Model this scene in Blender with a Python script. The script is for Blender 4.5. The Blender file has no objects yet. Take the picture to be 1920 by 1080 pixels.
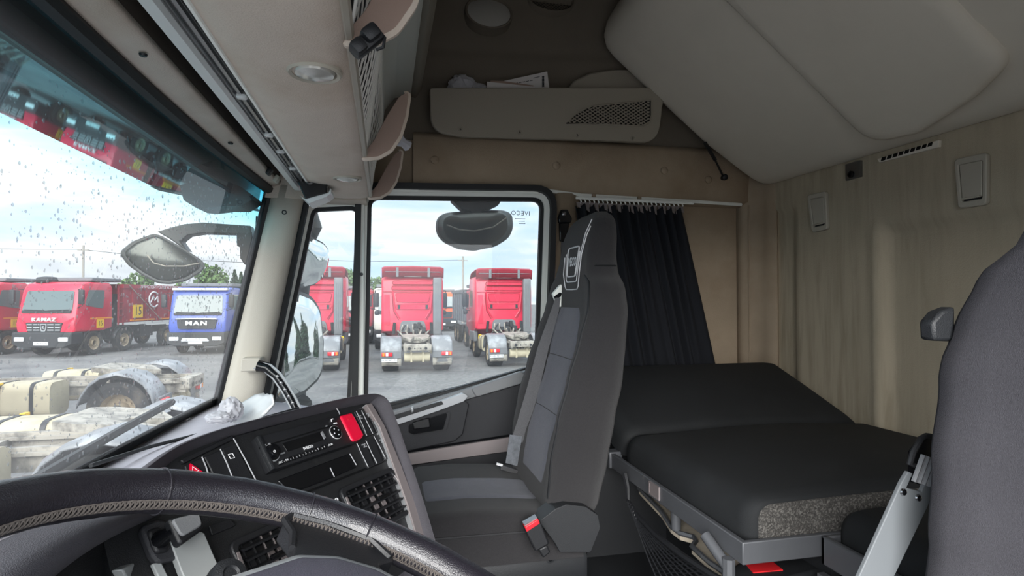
import bpy, bmesh, math, random
from mathutils import Vector, Matrix
from math import sin, cos, pi, radians
random.seed(7)
S = bpy.context.scene
COL = S.collection
H = 2.55                                    # eye height of the camera above the yard; cab coordinates below are relative to the eye
# ---------------------------------------------------------------- camera
PSI, PIT, F = radians(12.5), radians(1.06), 1080.0
cf = Vector((sin(PSI)*cos(PIT), cos(PSI)*cos(PIT), sin(PIT)))
cr = Vector((cos(PSI), -sin(PSI), 0))
cu = cr.cross(cf)
cd = bpy.data.cameras.new('camera'); cam = bpy.data.objects.new('camera', cd); COL.objects.link(cam)
cd.sensor_width = 36; cd.lens = 36*F/1920; cd.clip_start = .02; cd.clip_end = 800
cm = Matrix((cr, cu, -cf)).transposed().to_4x4(); cm.translation = (0, 0, H); cam.matrix_world = cm
S.camera = cam
# ---------------------------------------------------------------- exposure, sky
S.view_settings.view_transform = 'Standard'
S.view_settings.look = 'None'
S.view_settings.gamma = 1
S.view_settings.use_curve_mapping = False
S.view_settings.exposure = 2.66
S.cycles.use_denoising = True
S.cycles.max_bounces = 10; S.cycles.diffuse_bounces = 6; S.cycles.transparent_max_bounces = 16
S.cycles.sample_clamp_indirect = 8
W = bpy.data.worlds.new('overcast_sky'); S.world = W; W.use_nodes = True
nt = W.node_tree; nt.nodes.clear()
def N(nt, t, **k):
    n = nt.nodes.new(t)
    for a, b in k.items():
        if a in n.inputs: n.inputs[a].default_value = b
        else: setattr(n, a, b)
    return n
def ramp(nt, fac, stops):
    r = nt.nodes.new('ShaderNodeValToRGB'); nt.links.new(fac, r.inputs[0])
    e = r.color_ramp.elements
    while len(e) < len(stops): e.new(.5)
    for i, (p, c) in enumerate(stops):
        e[i].position = p; e[i].color = (*c, 1) if len(c) == 3 else c
    return r
tc = N(nt, 'ShaderNodeTexCoord')
mp = N(nt, 'ShaderNodeMapping'); mp.inputs['Scale'].default_value = (1.6, 1.6, 7.5)
nt.links.new(tc.outputs['Generated'], mp.inputs[0])
nz = N(nt, 'ShaderNodeTexNoise', Scale=1.7, Detail=7.0, Roughness=.55, Distortion=.35)
nt.links.new(mp.outputs[0], nz.inputs[0])
cl = ramp(nt, nz.outputs[0], [(.34, (.52, .70, .92)), (.45, (.68, .79, .92)), (.53, (.92, .94, .96)), (.68, (.64, .67, .72))])
sx = N(nt, 'ShaderNodeSeparateXYZ'); nt.links.new(tc.outputs['Generated'], sx.inputs[0])
zr = ramp(nt, sx.outputs[2], [(0, (.55, .55, .55)), (1, (1, 1, 1))])
mx = N(nt, 'ShaderNodeMix', data_type='RGBA', blend_type='MULTIPLY'); mx.inputs[0].default_value = 1
nt.links.new(cl.outputs[0], mx.inputs[6]); nt.links.new(zr.outputs[0], mx.inputs[7])
bg = N(nt, 'ShaderNodeBackground', Strength=1.0); nt.links.new(mx.outputs[2], bg.inputs[0])
wo = N(nt, 'ShaderNodeOutputWorld'); nt.links.new(bg.outputs[0], wo.inputs[0])
# veiled sun behind the photographer, spread wide by the cloud
sl_ = bpy.data.lights.new('veiled_sun', 'SUN'); sl_.energy = 2.2; sl_.angle = radians(55); sl_.color = (1, .97, .93)
so = bpy.data.objects.new('veiled_sun', sl_); COL.objects.link(so); so.location = (-2, -6, 8); so.rotation_euler = Vector((.30, .82, -.50)).to_track_quat('-Z', 'Y').to_euler()
# skylight portal in the open driver's doorway (guides sampling only, gives off no light of its own)
al = bpy.data.lights.new('doorway_portal', 'AREA'); al.shape = 'RECTANGLE'; al.size = 1.6; al.size_y = 1.6; al.cycles.is_portal = True
ao = bpy.data.objects.new('doorway_portal', al); COL.objects.link(ao); ao.location = (.1, -.3, H-.35); ao.rotation_euler = (radians(90), 0, 0)
# ---------------------------------------------------------------- helpers
def ray(px, py): return cf + cr*((px-960)/F) + cu*((540-py)/F)
def P(px, py, X=None, Y=None, Z=None):      # the point of a plane x/y/z = const seen in that direction, relative to the eye
    d = ray(px, py)
    t = X/d.x if X is not None else Y/d.y if Y is not None else Z/d.z
    return d*t
def lin(c): return tuple((v/255/12.92 if v/255 <= .04045 else ((v/255+.055)/1.055)**2.4) for v in c)
MATS = {}
def mat(name, rgb, rough=.6, metal=0., var=0., vs=40., bump=0., bs=200., spec=.5, stretch=None, mix=None, coat=0., tr=None, sheen=0.):
    """rgb in sRGB 0-255; var: colour variation by noise; mix: (rgb2, scale, lo, hi) a second colour in patches."""
    m = bpy.data.materials.new(name); m.use_nodes = True; t = m.node_tree; b = t.nodes['Principled BSDF']
    c = lin(rgb); b.inputs['Base Color'].default_value = (*c, 1)
    b.inputs['Roughness'].default_value = rough; b.inputs['Metallic'].default_value = metal
    b.inputs['Specular IOR Level'].default_value = spec; b.inputs['Coat Weight'].default_value = coat
    b.inputs['Sheen Weight'].default_value = sheen
    co = N(t, 'ShaderNodeTexCoord'); out = co.outputs['Object']
    if stretch:
        q = N(t, 'ShaderNodeMapping'); q.inputs['Scale'].default_value = stretch; t.links.new(out, q.inputs[0]); out2 = q.outputs[0]
    else: out2 = out
    col = None
    if var:
        n = N(t, 'ShaderNodeTexNoise', Scale=vs, Detail=5., Roughness=.65); t.links.new(out2, n.inputs[0])
        lo = tuple(max(0, v*(1-var)) for v in c); hi = tuple(v*(1+var) for v in c)
        col = ramp(t, n.outputs[0], [(.3, lo), (.7, hi)]).outputs[0]
    if mix:
        n = N(t, 'ShaderNodeTexNoise', Scale=mix[1], Detail=6., Roughness=.6); t.links.new(out2, n.inputs[0])
        r = ramp(t, n.outputs[0], [(mix[2], (0, 0, 0)), (mix[3], (1, 1, 1))])
        k = N(t, 'ShaderNodeMix', data_type='RGBA'); t.links.new(r.outputs[0], k.inputs[0])
        if col: t.links.new(col, k.inputs[6])
        else: k.inputs[6].default_value = (*c, 1)
        k.inputs[7].default_value = (*lin(mix[0]), 1); col = k.outputs[2]
    if col: t.links.new(col, b.inputs['Base Color'])
    if bump:
        n = N(t, 'ShaderNodeTexNoise', Scale=bs, Detail=3.); t.links.new(out, n.inputs[0])
        p = N(t, 'ShaderNodeBump', Strength=bump, Distance=.004); t.links.new(n.outputs[0], p.inputs['Height'])
        t.links.new(p.outputs[0], b.inputs['Normal'])
    MATS[name] = m; return m
def glassmat(name, tint, dirt=.05, dirtcol=(225, 228, 230), rough=.0, ior=1.45):
    m = bpy.data.materials.new(name); m.use_nodes = True; t = m.node_tree; t.nodes.clear()
    o = N(t, 'ShaderNodeOutputMaterial'); tr = N(t, 'ShaderNodeBsdfTransparent'); tr.inputs[0].default_value = (*tint, 1)
    gl = N(t, 'ShaderNodeBsdfGlossy', Roughness=rough); lw = N(t, 'ShaderNodeLayerWeight', Blend=.5)
    pw = N(t, 'ShaderNodeMath', operation='POWER'); t.links.new(lw.outputs['Facing'], pw.inputs[0]); pw.inputs[1].default_value = 5
    fr = N(t, 'ShaderNodeMath', operation='MULTIPLY_ADD'); t.links.new(pw.outputs[0], fr.inputs[0]); fr.inputs[1].default_value = .5; fr.inputs[2].default_value = ((ior-1)/(ior+1))**2
    tl = N(t, 'ShaderNodeBsdfTranslucent'); tl.inputs[0].default_value = (*lin(dirtcol), 1)
    m1 = N(t, 'ShaderNodeMixShader'); m1.inputs[0].default_value = dirt; t.links.new(tr.outputs[0], m1.inputs[1]); t.links.new(tl.outputs[0], m1.inputs[2])
    m2 = N(t, 'ShaderNodeMixShader'); t.links.new(fr.outputs[0], m2.inputs[0]); t.links.new(m1.outputs[0], m2.inputs[1]); t.links.new(gl.outputs[0], m2.inputs[2])
    t.links.new(m2.outputs[0], o.inputs[0]); MATS[name] = m
    return m, t, tr, m1
WM = {}
def finish(o, label=None, cat=None, group=None, kind=None):
    for k, v in (('label', label), ('category', cat), ('group', group), ('kind', kind)):
        if v: o[k] = v
    return o
def thing(name, label=None, cat=None, base=(0, 0, 0), rot=None, group=None, kind=None):
    o = bpy.data.objects.new(name, None); COL.objects.link(o); o.empty_display_size = .1
    M = (rot.to_4x4() if rot else Matrix.Identity(4)); M.translation = Vector(base)+Vector((0, 0, H)); o.matrix_world = M; WM[o.name] = M
    return finish(o, label, cat, group, kind)
def obj(name, bm, m, parent=None, local=False, sm=40, bev=0, seg=2, sub=0, sol=0, norm=True, **tags):
    if norm: bmesh.ops.recalc_face_normals(bm, faces=bm.faces)
    if not local:
        bm.transform(Matrix.Translation((0, 0, H)))
        if parent: bm.transform(WM[parent.name].inverted())
    loc = None
    if not parent:
        xs = [v.co for v in bm.verts]
        loc = Vector(((min(v.x for v in xs)+max(v.x for v in xs))/2, (min(v.y for v in xs)+max(v.y for v in xs))/2, min(v.z for v in xs)))
        bm.transform(Matrix.Translation(-loc))
    me = bpy.data.meshes.new(name); bm.to_mesh(me); bm.free()
    if sm:
        me.shade_smooth()
        if sm < 180: me.set_sharp_from_angle(angle=radians(sm))
    me.materials.append(MATS[m] if isinstance(m, str) else m)
    o = bpy.data.objects.new(name, me); COL.objects.link(o)
    if parent: o.parent = parent; WM[o.name] = WM[parent.name]
    else:
        o.location = loc; WM[o.name] = Matrix.Translation(loc)
    if sol: q = o.modifiers.new('s', 'SOLIDIFY'); q.thickness = sol; q.offset = 0
    if bev: q = o.modifiers.new('b', 'BEVEL'); q.width = bev; q.segments = seg; q.limit_method = 'ANGLE'; q.angle_limit = radians(35)
    if sub: q = o.modifiers.new('u', 'SUBSURF'); q.levels = sub; q.render_levels = sub
    return finish(o, **tags)
def islands(bm):
    seen = set(); out = []
    for v in bm.verts:
        if v in seen: continue
        st_ = [v]; seen.add(v); grp = []
        while st_:
            a = st_.pop(); grp.append(a)
            for e in a.link_edges:
                b = e.other_vert(a)
                if b not in seen: seen.add(b); st_.append(b)
        out.append(grp)
    return out
def objs(name, bm, m, parent=None, local=False, **k):   # one part per separate piece
    made = []
    for grp in islands(bm):
        idx = {v: i for i, v in enumerate(grp)}; nb = B(); vs = [nb.verts.new(v.co) for v in grp]
        for f in {f for v in grp for f in v.link_faces}: nb.faces.new([vs[idx[v]] for v in f.verts])
        made.append(obj(name, nb, m, parent, local, **k))
    bm.free(); return made
def copy_tree(o, parent=None):
    c = o.copy(); COL.objects.link(c); WM[c.name] = WM.get(o.name, Matrix.Identity(4))
    if parent: c.parent = parent
    for ch in list(o.children): copy_tree(ch, c)
    return c
def B(): return bmesh.new()
def face(bm, pts):
    vs = [bm.verts.new(p) for p in pts]; return bm.faces.new(vs)
def box(bm, c, s, R=None):
    M = Matrix.Translation(c) @ ((R.to_4x4()) if R else Matrix.Identity(4)) @ Matrix.Diagonal((*s, 1))
    return bmesh.ops.create_cube(bm, size=1, matrix=M)['verts']
def bx(bm, lo, hi): return box(bm, [(a+b)/2 for a, b in zip(lo, hi)], [abs(b-a) for a, b in zip(lo, hi)])
def rbx(bm, c, s, r, seg=3, R=None):
    vs = box(bm, c, s, R); es = {e for v in vs for e in v.link_edges}
    bmesh.ops.bevel(bm, geom=list(es), offset=r, segments=seg, profile=.5, affect='EDGES')
def prism(bm, pts, vec):
    a = [bm.verts.new(p) for p in pts]; b = [bm.verts.new(Vector(p)+Vector(vec)) for p in pts]; n = len(a)
    bm.faces.new(a); bm.faces.new(b[::-1])
    for i in range(n): bm.faces.new((a[i], b[i], b[(i+1) % n], a[(i+1) % n]))
def ring(bm, outer, inner, vec):
    n = len(outer); v = Vector(vec)
    q = [[bm.verts.new(Vector(p)+d) for p in L] for L, d in ((outer, v*0), (outer, v), (inner, v), (inner, v*0))]
    for k in range(4):
        a, b = q[k], q[(k+1) % 4]
        for i in range(n): bm.faces.new((a[i], a[(i+1) % n], b[(i+1) % n], b[i]))
def loft(bm, secs, closed=False, cap=False):
    R = [[bm.verts.new(p) for p in s] for s in secs]; n = len(secs[0])
    for a, b in zip(R, R[1:]):
        for i in range(n if closed else n-1): bm.faces.new((a[i], a[(i+1) % n], b[(i+1) % n], b[i]))
    if cap and closed: bm.faces.new(R[0][::-1]); bm.faces.new(R[-1])
def tube(bm, pts, r, n=8, closed=False, flat=None):
    pts = [Vector(p) for p in pts]; m = len(pts); rings = []; up = None
    for i, p in enumerate(pts):
        a = pts[i-1] if (i > 0 or closed) else p; b = pts[(i+1) % m] if (i < m-1 or closed) else p
        t = (b-a).normalized()
        if up is None:
            up = Vector((0, 0, 1)) if abs(t.z) < .9 else Vector((1, 0, 0))
        s = t.cross(up).normalized(); up = s.cross(t).normalized()
        ri = r[i] if isinstance(r, (list, tuple)) else r
        f = flat or 1
        rings.append([p + s*(ri*cos(2*pi*k/n)) + up*(ri*f*sin(2*pi*k/n)) for k in range(n)])
    if closed: rings.append(rings[0])
    loft(bm, rings, True, not closed)
    if closed: bmesh.ops.remove_doubles(bm, verts=bm.verts, dist=1e-6)
def lathe(bm, prof, M=None, n=24, cap=True):
    secs = [[Vector((r*cos(2*pi*k/n), r*sin(2*pi*k/n), h)) for k in range(n)] for r, h in prof]
    if M: secs = [[M @ p for p in s] for s in secs]
    loft(bm, secs, True, cap)
def axis(c, d, up=(0, 0, 1)):               # matrix whose local z points along d at c
    d = Vector(d).normalized(); u = Vector(up)
    if abs(d.dot(u)) > .95: u = Vector((1, 0, 0))
    x = u.cross(d).normalized(); y = d.cross(x)
    M = Matrix((x, y, d)).transposed().to_4x4(); M.translation = Vector(c); return M
def rpoly(pts, r, n=5):                      # rounds the corners of a 2D polygon; r number or list
    out = []; m = len(pts)
    for i in range(m):
        p = Vector(pts[i]); a = Vector(pts[i-1])-p; b = Vector(pts[(i+1) % m])-p
        ri = r[i] if isinstance(r, (list, tuple)) else r
        if ri <= 0: out += [p.copy()]*(n+1); continue
        ang = a.angle(b); d = min(ri/math.tan(ang/2), a.length*.49, b.length*.49); A = p+a.normalized()*d; Bp = p+b.normalized()*d
        for k in range(n+1):
            t = k/n; out.append((1-t)**2*A + 2*t*(1-t)*p + t*t*Bp)
    return out
def offs(poly, d):                           # outward offset of a corner list (convex 2D), before rounding
    m = len(poly); out = []; c = sum((Vector(p) for p in poly), Vector((0, 0)))/m
    for i in range(m):
        p = Vector(poly[i]); e1 = (p-Vector(poly[i-1])).normalized(); e2 = (Vector(poly[(i+1) % m])-p).normalized()
        n1 = Vector((e1.y, -e1.x)); n2 = Vector((e2.y, -e2.x))
        if n1.dot(p-c) < 0: n1.negate()
        if n2.dot(p-c) < 0: n2.negate()
        b = (n1+n2).normalized(); out.append(p+b*d/max(.3, b.dot(n1)))
    return out
def xz(poly, y): return [Vector((p[0], y, p[1])) for p in poly]
def text(name, body, size, M, m, parent, extrude=.0004, space=1., sx=1., bold=0., local=True, shear=0):
    cu_ = bpy.data.curves.new(name, 'FONT'); cu_.body = body; cu_.size = size; cu_.align_x = 'CENTER'; cu_.align_y = 'CENTER'
    cu_.extrude = extrude; cu_.space_character = space; cu_.offset = bold; cu_.resolution_u = 2; cu_.shear = shear
    o = bpy.data.objects.new(name, cu_); COL.objects.link(o)
    dg = bpy.context.evaluated_depsgraph_get(); me = bpy.data.meshes.new_from_object(o.evaluated_get(dg)); bpy.data.objects.remove(o)
    bm = B(); bm.from_mesh(me); bpy.data.meshes.remove(me); bm.transform(M @ Matrix.Diagonal((sx, 1, 1, 1)))
    return obj(name, bm, m, parent, local=local, sm=0, norm=False)
# ---------------------------------------------------------------- materials
mat('beige_trim', (206, 193, 180), .75, var=.05, vs=9, bump=.25, bs=420, mix=((186, 168, 150), 3, .5, .75))
mat('pillar_trim', (196, 190, 178), .6, bump=.2, bs=500)
mat('wall_trim', (158, 142, 122), .85, var=.08, vs=6, bump=.25, bs=300, mix=((136, 116, 94), 2.2, .45, .7))
mat('bunk_trim', (214, 207, 194), .8, var=.03, vs=4, bump=.15, bs=500)
mat('shelf_trim', (148, 141, 129), .7, bump=.2, bs=450)
mat('brown_tray', (150, 128, 116), .6, bump=.15, bs=400)
mat('recess_shade', (74, 64, 56), .9)  # dark brown puts the header recess's shade into the colour
mat('roof_cloth', (106, 98, 87), .9, var=.06, vs=8, bump=.2, bs=350)
mat('white_plastic', (238, 240, 234), .55)
mat('rail_silver', (206, 209, 209), .38, metal=.35)
mat('latch_beige', (172, 166, 153), .5)
mat('rubber', (22, 24, 27), .55)
mat('black_plastic', (30, 31, 34), .45, bump=.15, bs=700)
mat('gloss_black', (14, 15, 18), .2)
mat('panel_black', (30, 31, 33), .5, var=.15, vs=60, bump=.2, bs=700, mix=((52, 51, 49), 14, .6, .85))
mat('hood_grey', (84, 82, 88), .62, var=.06, vs=30, bump=.5, bs=900)
mat('dash_sky_lilac', (196, 193, 202), .6, var=.04, vs=25, bump=.35, bs=900)  # pale lilac paints the sky's reflection into the dash top colour
mat('strip_taupe', (128, 120, 120), .45, metal=.2)
mat('door_dark', (46, 47, 51), .6, var=.05, vs=30, bump=.3, bs=800)
mat('door_light', (128, 130, 133), .5, bump=.15, bs=800)
mat('silver', (190, 192, 195), .32, metal=.6)
mat('trim_mauve', (150, 141, 142), .5, bump=.1, bs=700)
mat('seat_cloth', (38, 37, 39), .95, var=.25, vs=420, bump=.5, bs=1100, sheen=.1)
mat('seat_panel', (72, 74, 85), .95, var=.22, vs=260, bump=.4, bs=900, sheen=.15, mix=((84, 85, 95), 12, .5, .8))
mat('seat_side', (50, 50, 52), .95, var=.2, vs=420, bump=.4, bs=1100)
mat('seat_plastic', (31, 33, 36), .5, var=.05, vs=20, bump=.25, bs=700)
mat('driver_cloth', (58, 57, 62), .95, var=.2, vs=500, bump=.5, bs=1200)
mat('belt', (88, 88, 91), .8, var=.15, vs=300, bump=.3, bs=900)
mat('bed_cloth', (18, 21, 24), .8, var=.12, vs=9, bump=.3, bs=1000, mix=((30, 32, 34), 5, .5, .8))
mat('fleece', (62, 60, 58), 1., var=.6, vs=330, bump=1., bs=420, mix=((104, 102, 98), 240, .5, .6))
mat('tray_grey', (86, 88, 92), .42, metal=.25, var=.06, vs=12, mix=((110, 110, 112), 30, .66, .72))
mat('dust_tray', (176, 166, 150), .8, var=.15, vs=14, mix=((96, 90, 82), 9, .52, .72))
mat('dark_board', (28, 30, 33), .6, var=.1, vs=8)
mat('red_cloth', (205, 26, 34), .6)
mat('curtain_cloth', (11, 15, 23), .9, var=.1, vs=60, bump=.2, bs=500)
mat('stitch_white', (205, 205, 208), .6)
mat('white_mark', (225, 226, 228), .5)
mat('grey_mark', (150, 152, 155), .5)
mat('red_plastic', (226, 16, 58), .3, coat=.3)
mat('buckle_red', (214, 40, 52), .35)
mat('chrome', (205, 205, 208), .12, metal=1.)
mat('steel', (130, 130, 132), .3, metal=.9)
mat('leather', (28, 26, 33), .34, bump=.28, bs=800, spec=.9, coat=.25)
mat('hub_cover', (74, 72, 84), .5, bump=.3, bs=800)
mat('hub_trim', (170, 174, 176), .4, metal=.2)
mat('stitch_thread', (84, 78, 74), .8)
mat('worn_label', (104, 108, 114), .6, var=.35, vs=60)
mat('bar_grey', (100, 104, 107), .45)
mat('net_white', (240, 238, 232), .6)
mat('stalk_grey', (160, 164, 164), .4)
mat('paper', (206, 202, 200), .8)
mat('print_ink', (40, 42, 48), .8)
mat('bag_plastic', (182, 182, 188), .3, bump=.6, bs=30)
mat('mirror_glass', (225, 228, 226), .02, metal=1.)
mat('ramp_mirror_glass', (84, 86, 82), .3, metal=.7)
mat('mirror_shell', (74, 76, 74), .5)
mat('lamp_lens', (190, 188, 182), .15, metal=.3)
mat('visor_dark', (22, 34, 42), .35)
mat('visor_gloss', (92, 92, 96), .03, metal=1.)
mat('reflect_lens', (235, 236, 238), .25)
# outdoors
mat('yard', (118, 117, 116), .85, var=.4, vs=7, bump=.6, bs=14, mix=((90, 90, 92), .35, .45, .62))
mat('truck_red', (206, 22, 62), .35, var=.04, vs=3, mix=((196, 60, 84), 1.5, .55, .8), coat=.2)
mat('truck_dark_red', (150, 20, 44), .5, var=.08, vs=2)
mat('dump_red', (150, 24, 48), .55, var=.1, vs=1.5, mix=((120, 30, 46), 1.1, .5, .7))
mat('truck_blue', (66, 88, 172), .35, coat=.2)
mat('truck_white', (228, 226, 214), .45)
mat('truck_orange', (226, 92, 40), .5, var=.08, vs=2)
mat('truck_black', (34, 36, 40), .5, var=.1, vs=4)
mat('truck_grey', (110, 112, 116), .55, var=.1, vs=4)
mat('tyre', (34, 34, 35), .85, var=.2, vs=12, mix=((92, 84, 74), 5, .5, .75))
mat('hub_dusty', (172, 156, 130), .7, var=.12, vs=10)
mat('tank_beige', (186, 176, 150), .55, var=.08, vs=3, mix=((150, 140, 116), 2, .5, .75))
mat('fender_grey', (122, 124, 128), .4, var=.06, vs=4, mix=((164, 166, 170), 3, .5, .7))
mat('frame_dusty', (162, 156, 146), .6, var=.1, vs=6, mix=((92, 88, 82), 5, .45, .65))
mat('yellow', (236, 190, 30), .5)
mat('orange_mark', (232, 140, 30), .5)
mat('windscreen_dark', (96, 108, 108), .08, spec=.8)
mat('lens_red', (214, 34, 48), .3)
mat('bark', (92, 78, 66), .9, var=.2, vs=6)
mat('leaf', (96, 122, 74), .9, var=.35, vs=3)
mat('pine', (58, 82, 62), .9, var=.35, vs=3)
mat('concrete', (150, 146, 140), .8)
mat('wire', (50, 52, 54), .6)
# rear wall: carpet-like trim with vertical damp streaks
m = mat('rear_wall', (170, 158, 132), .9, bump=.25, bs=300); t = m.node_tree; b = t.nodes['Principled BSDF']
co = N(t, 'ShaderNodeTexCoord'); mp = N(t, 'ShaderNodeMapping'); mp.inputs['Scale'].default_value = (1, 15, 1.3); t.links.new(co.outputs['Object'], mp.inputs[0])
n1 = N(t, 'ShaderNodeTexNoise', Scale=2.1, Detail=6., Roughness=.6, Distortion=.25); t.links.new(mp.outputs[0], n1.inputs[0])
n2 = N(t, 'ShaderNodeTexNoise', Scale=2.2, Detail=3.); t.links.new(co.outputs['Object'], n2.inputs[0])
mm = N(t, 'ShaderNodeMath', operation='MULTIPLY'); r1 = ramp(t, n1.outputs[0], [(.42, (0, 0, 0)), (.80, (.85, .85, .85))]); r2 = ramp(t, n2.outputs[0], [(.35, (.15, .15, .15)), (.6, (1, 1, 1))])
t.links.new(r1.outputs[0], mm.inputs[0]); t.links.new(r2.outputs[0], mm.inputs[1])
k = N(t, 'ShaderNodeMix', data_type='RGBA'); t.links.new(mm.outputs[0], k.inputs[0]); k.inputs[6].default_value = (*lin((174, 163, 143)), 1); k.inputs[7].default_value = (*lin((126, 117, 97)), 1)
t.links.new(k.outputs[2], b.inputs['Base Color'])
# glass
glassmat('door_glass', (.57, .59, .59), .03)
m, t, tr, m1 = glassmat('windscreen_glass', (.36, .378, .378), .04)
co = N(t, 'ShaderNodeTexCoord'); sp = N(t, 'ShaderNodeSeparateXYZ'); t.links.new(co.outputs['Object'], sp.inputs[0])
r = ramp(t, sp.outputs[2], [(.55, (.36, .378, .378)), (.66, (.14, .36, .40)), (.76, (.0, .20, .27))]); t.links.new(r.outputs[0], tr.inputs[0])
glassmat('drop_glass', (.66, .69, .7), .2, rough=.02, ior=1.6)
# ================================================================ OUTDOORS (local truck coordinates, metres above the yard)
bm = B(); bx(bm, (-150, -60, -H-.3), (150, 240, -H)); obj('ground', bm, 'yard', sm=0, kind='structure', label='wet grey gravel yard the trucks stand on')
def wheel_bm(w=.3, r=.52):
    bm = B(); lathe(bm, [(.3, -w/2+.02), (r-.08, -w/2), (r, -w/2+.05), (r, w/2-.05), (r-.08, w/2), (.3, w/2-.02)], Matrix.Rotation(pi/2, 4, 'Y'), 24, False); return bm
def hub_bm(w=.3):
    bm = B(); lathe(bm, [(.3, -w/2+.03), (.27, -.05), (.12, -.04), (.11, -w/2+.0)], Matrix.Rotation(pi/2, 4, 'Y'), 20, False)
    lathe(bm, [(.3, w/2-.03), (.27, .05), (.12, .04), (.11, w/2)], Matrix.Rotation(pi/2, 4, 'Y'), 20, False)
    for s in (-1, 1):
        for k in range(10): box(bm, (s*.06, .17*cos(k*pi/5), .17*sin(k*pi/5)), (.06, .03, .03))
    return bm
_wm = {}
def wheel(root, x, y, w=.3, r=.52, z=None):
    if (w, r) not in _wm:
        o = obj('wheel', wheel_bm(w, r), 'tyre', root, True); h = obj('hub', hub_bm(w), 'hub_dusty', o, True); _wm[(w, r)] = (o.data, h.data)
    else:
        a, b = _wm[(w, r)]; o = bpy.data.objects.new('wheel', a); h = bpy.data.objects.new('hub', b)
        COL.objects.link(o); COL.objects.link(h); o.parent = root; h.parent = o
    o.location = (x, y, z or r); return o
def cabshape(bm, prof, hw, taper=.06, r=.12):
    """prof: side outline [(y,z)]; a cab lofted across its width with drawn-in rounded sides."""
    xs = [(-hw, .93), (-hw+.03, .97), (-hw+.12, 1), (hw-.12, 1), (hw-.03, .97), (hw, .93)]
    cy = sum(p[0] for p in prof)/len(prof); cz = sum(p[1] for p in prof)/len(prof)
    loft(bm, [[(x, cy+(y-cy)*s, cz+(z-cz)*s) for y, z in prof] for x, s in xs], True, True)
def tractor(label, group):
    t = thing('tractor_truck', label, 'truck', (0, 0, -H), group=group)
    bm = B(); pr = [(3.58, 1.25), (3.58, 2.9), (3.66, 3.32), (3.9, 3.5), (5.2, 3.5), (5.45, 3.2), (5.72, 2.1), (5.78, 1.2), (5.6, .8), (4.6, .85), (4.2, 1.15)]
    cabshape(bm, pr, 1.23); cab = obj('cab', bm, 'truck_red', t, True, bev=.03)
    bm = B()
    for z0, z1, xw, y in ((3.12, 3.26, .8, 3.55), (2.9, 3.06, .84, 3.55)): prism(bm, [(p.x, y, p.y) for p in rpoly([(-xw, z0), (xw, z0), (xw*.97, z1), (-xw*.97, z1)], .05, 3)], (0, .06, 0))
    prism(bm, [(p.x, 3.54, p.y) for p in rpoly([(-.62, 2.42), (.62, 2.42), (.7, 2.76), (-.7, 2.76)], .08, 3)], (0, .06, 0))
    prism(bm, [(p.x, 3.535, p.y) for p in rpoly([(-.62, 2.12), (.62, 2.12), (.72, 2.3), (-.72, 2.3)], .05, 3)], (0, .06, 0))
    for s in (-1, 1):
        tube(bm, [(s*.78, 3.57, 2.85), (s*.7, 3.56, 2.05), (s*.5, 3.57, 1.75)], .035, 6)
        prism(bm, [(s*.9, 3.555, 1.5), (s*1.12, 3.555, 1.5), (s*1.12, 3.555, 2.7), (s*.92, 3.555, 2.7)], (0, .06, 0))
        tube(bm, [(s*1.15, 3.565, 2.83), (-s*0, 3.565, 2.83)], .012, 5)
    obj('back_panel', bm, 'truck_red', cab, True)
    bm = B()
    for pts, r_ in (([(-.62, 2.42), (.62, 2.42), (.7, 2.76), (-.7, 2.76)], .08), ([(-.62, 2.12), (.62, 2.12), (.72, 2.3), (-.72, 2.3)], .05), ([(-.8, 3.12), (.8, 3.12), (.78, 3.26), (-.78, 3.26)], .05), ([(-.84, 2.9), (.84, 2.9), (.82, 3.06), (-.82, 3.06)], .05)): tube(bm, [(p.x, 3.548, p.y) for p in rpoly(pts, r_, 3)], .014, 4, True)
    tube(bm, [(-1.18, 3.57, 2.82), (1.18, 3.57, 2.82)], .014, 4)
    for s in (-1, 1): tube(bm, [(s*.82, 3.565, 2.8), (s*.76, 3.565, 2.05), (s*.56, 3.565, 1.7)], .013, 4)
    objs('panel_groove', bm, 'truck_dark_red', cab, True)  # raised dark red outlines: panel gaps, also painting in the relief's shade
    bm = B()
    for s in (-1, 1): bx(bm, (s*.55-.05, 3.52, 2.14), (s*.55+.05, 3.56, 2.3))
    objs('vent', bm, 'truck_black', cab, True, sm=0)
    bm = B(); prism(bm, [(p.x, 3.5, p.y) for p in rpoly([(-.55, 1.22), (.55, 1.22), (.46, 1.66), (-.46, 1.66)], .15, 4)], (0, .1, 0)); obj('tunnel_arch', bm, 'truck_grey', cab, True)
    bm = B(); bx(bm, (-1.235, 4.35, 2.15), (1.235, 5.2, 2.95)); obj('side_window', bm, 'windscreen_dark', cab, True, sm=0, bev=.05)
    bm = B(); prism(bm, [(-1.02, 5.5, 3.05), (1.02, 5.5, 3.05), (1.05, 5.72, 2.2), (-1.05, 5.72, 2.2)], (0, .02, .01)); obj('windscreen', bm, 'windscreen_dark', cab, True, sm=0)
    bm = B(); loft(bm, [[(x, y, z+dz) for y, z in ((3.5, 3.42), (3.42, 3.78), (3.5, 3.82), (4.9, 3.72), (5.3, 3.5))] for x, dz in ((-1.22, -.05), (-1.1, 0), (0, .03), (1.1, 0), (1.22, -.05))]); obj('roof_deflector', bm, 'truck_dark_red', t, True, sol=.03)
    bm = B()
    for x in (-.62, .62): bx(bm, (x-.05, 3.4, 3.42), (x+.05, 3.46, 3.8))
    tube(bm, [(-1.1, 3.42, 3.62), (1.1, 3.42, 3.62)], .015, 6); obj('deflector_brace', bm, 'truck_grey', t, True)
    bm = B(); rbx(bm, (0, 3.56, 3.46), (.7, .06, .07), .02); obj('roof_lamp', bm, 'reflect_lens', t, True)
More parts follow.
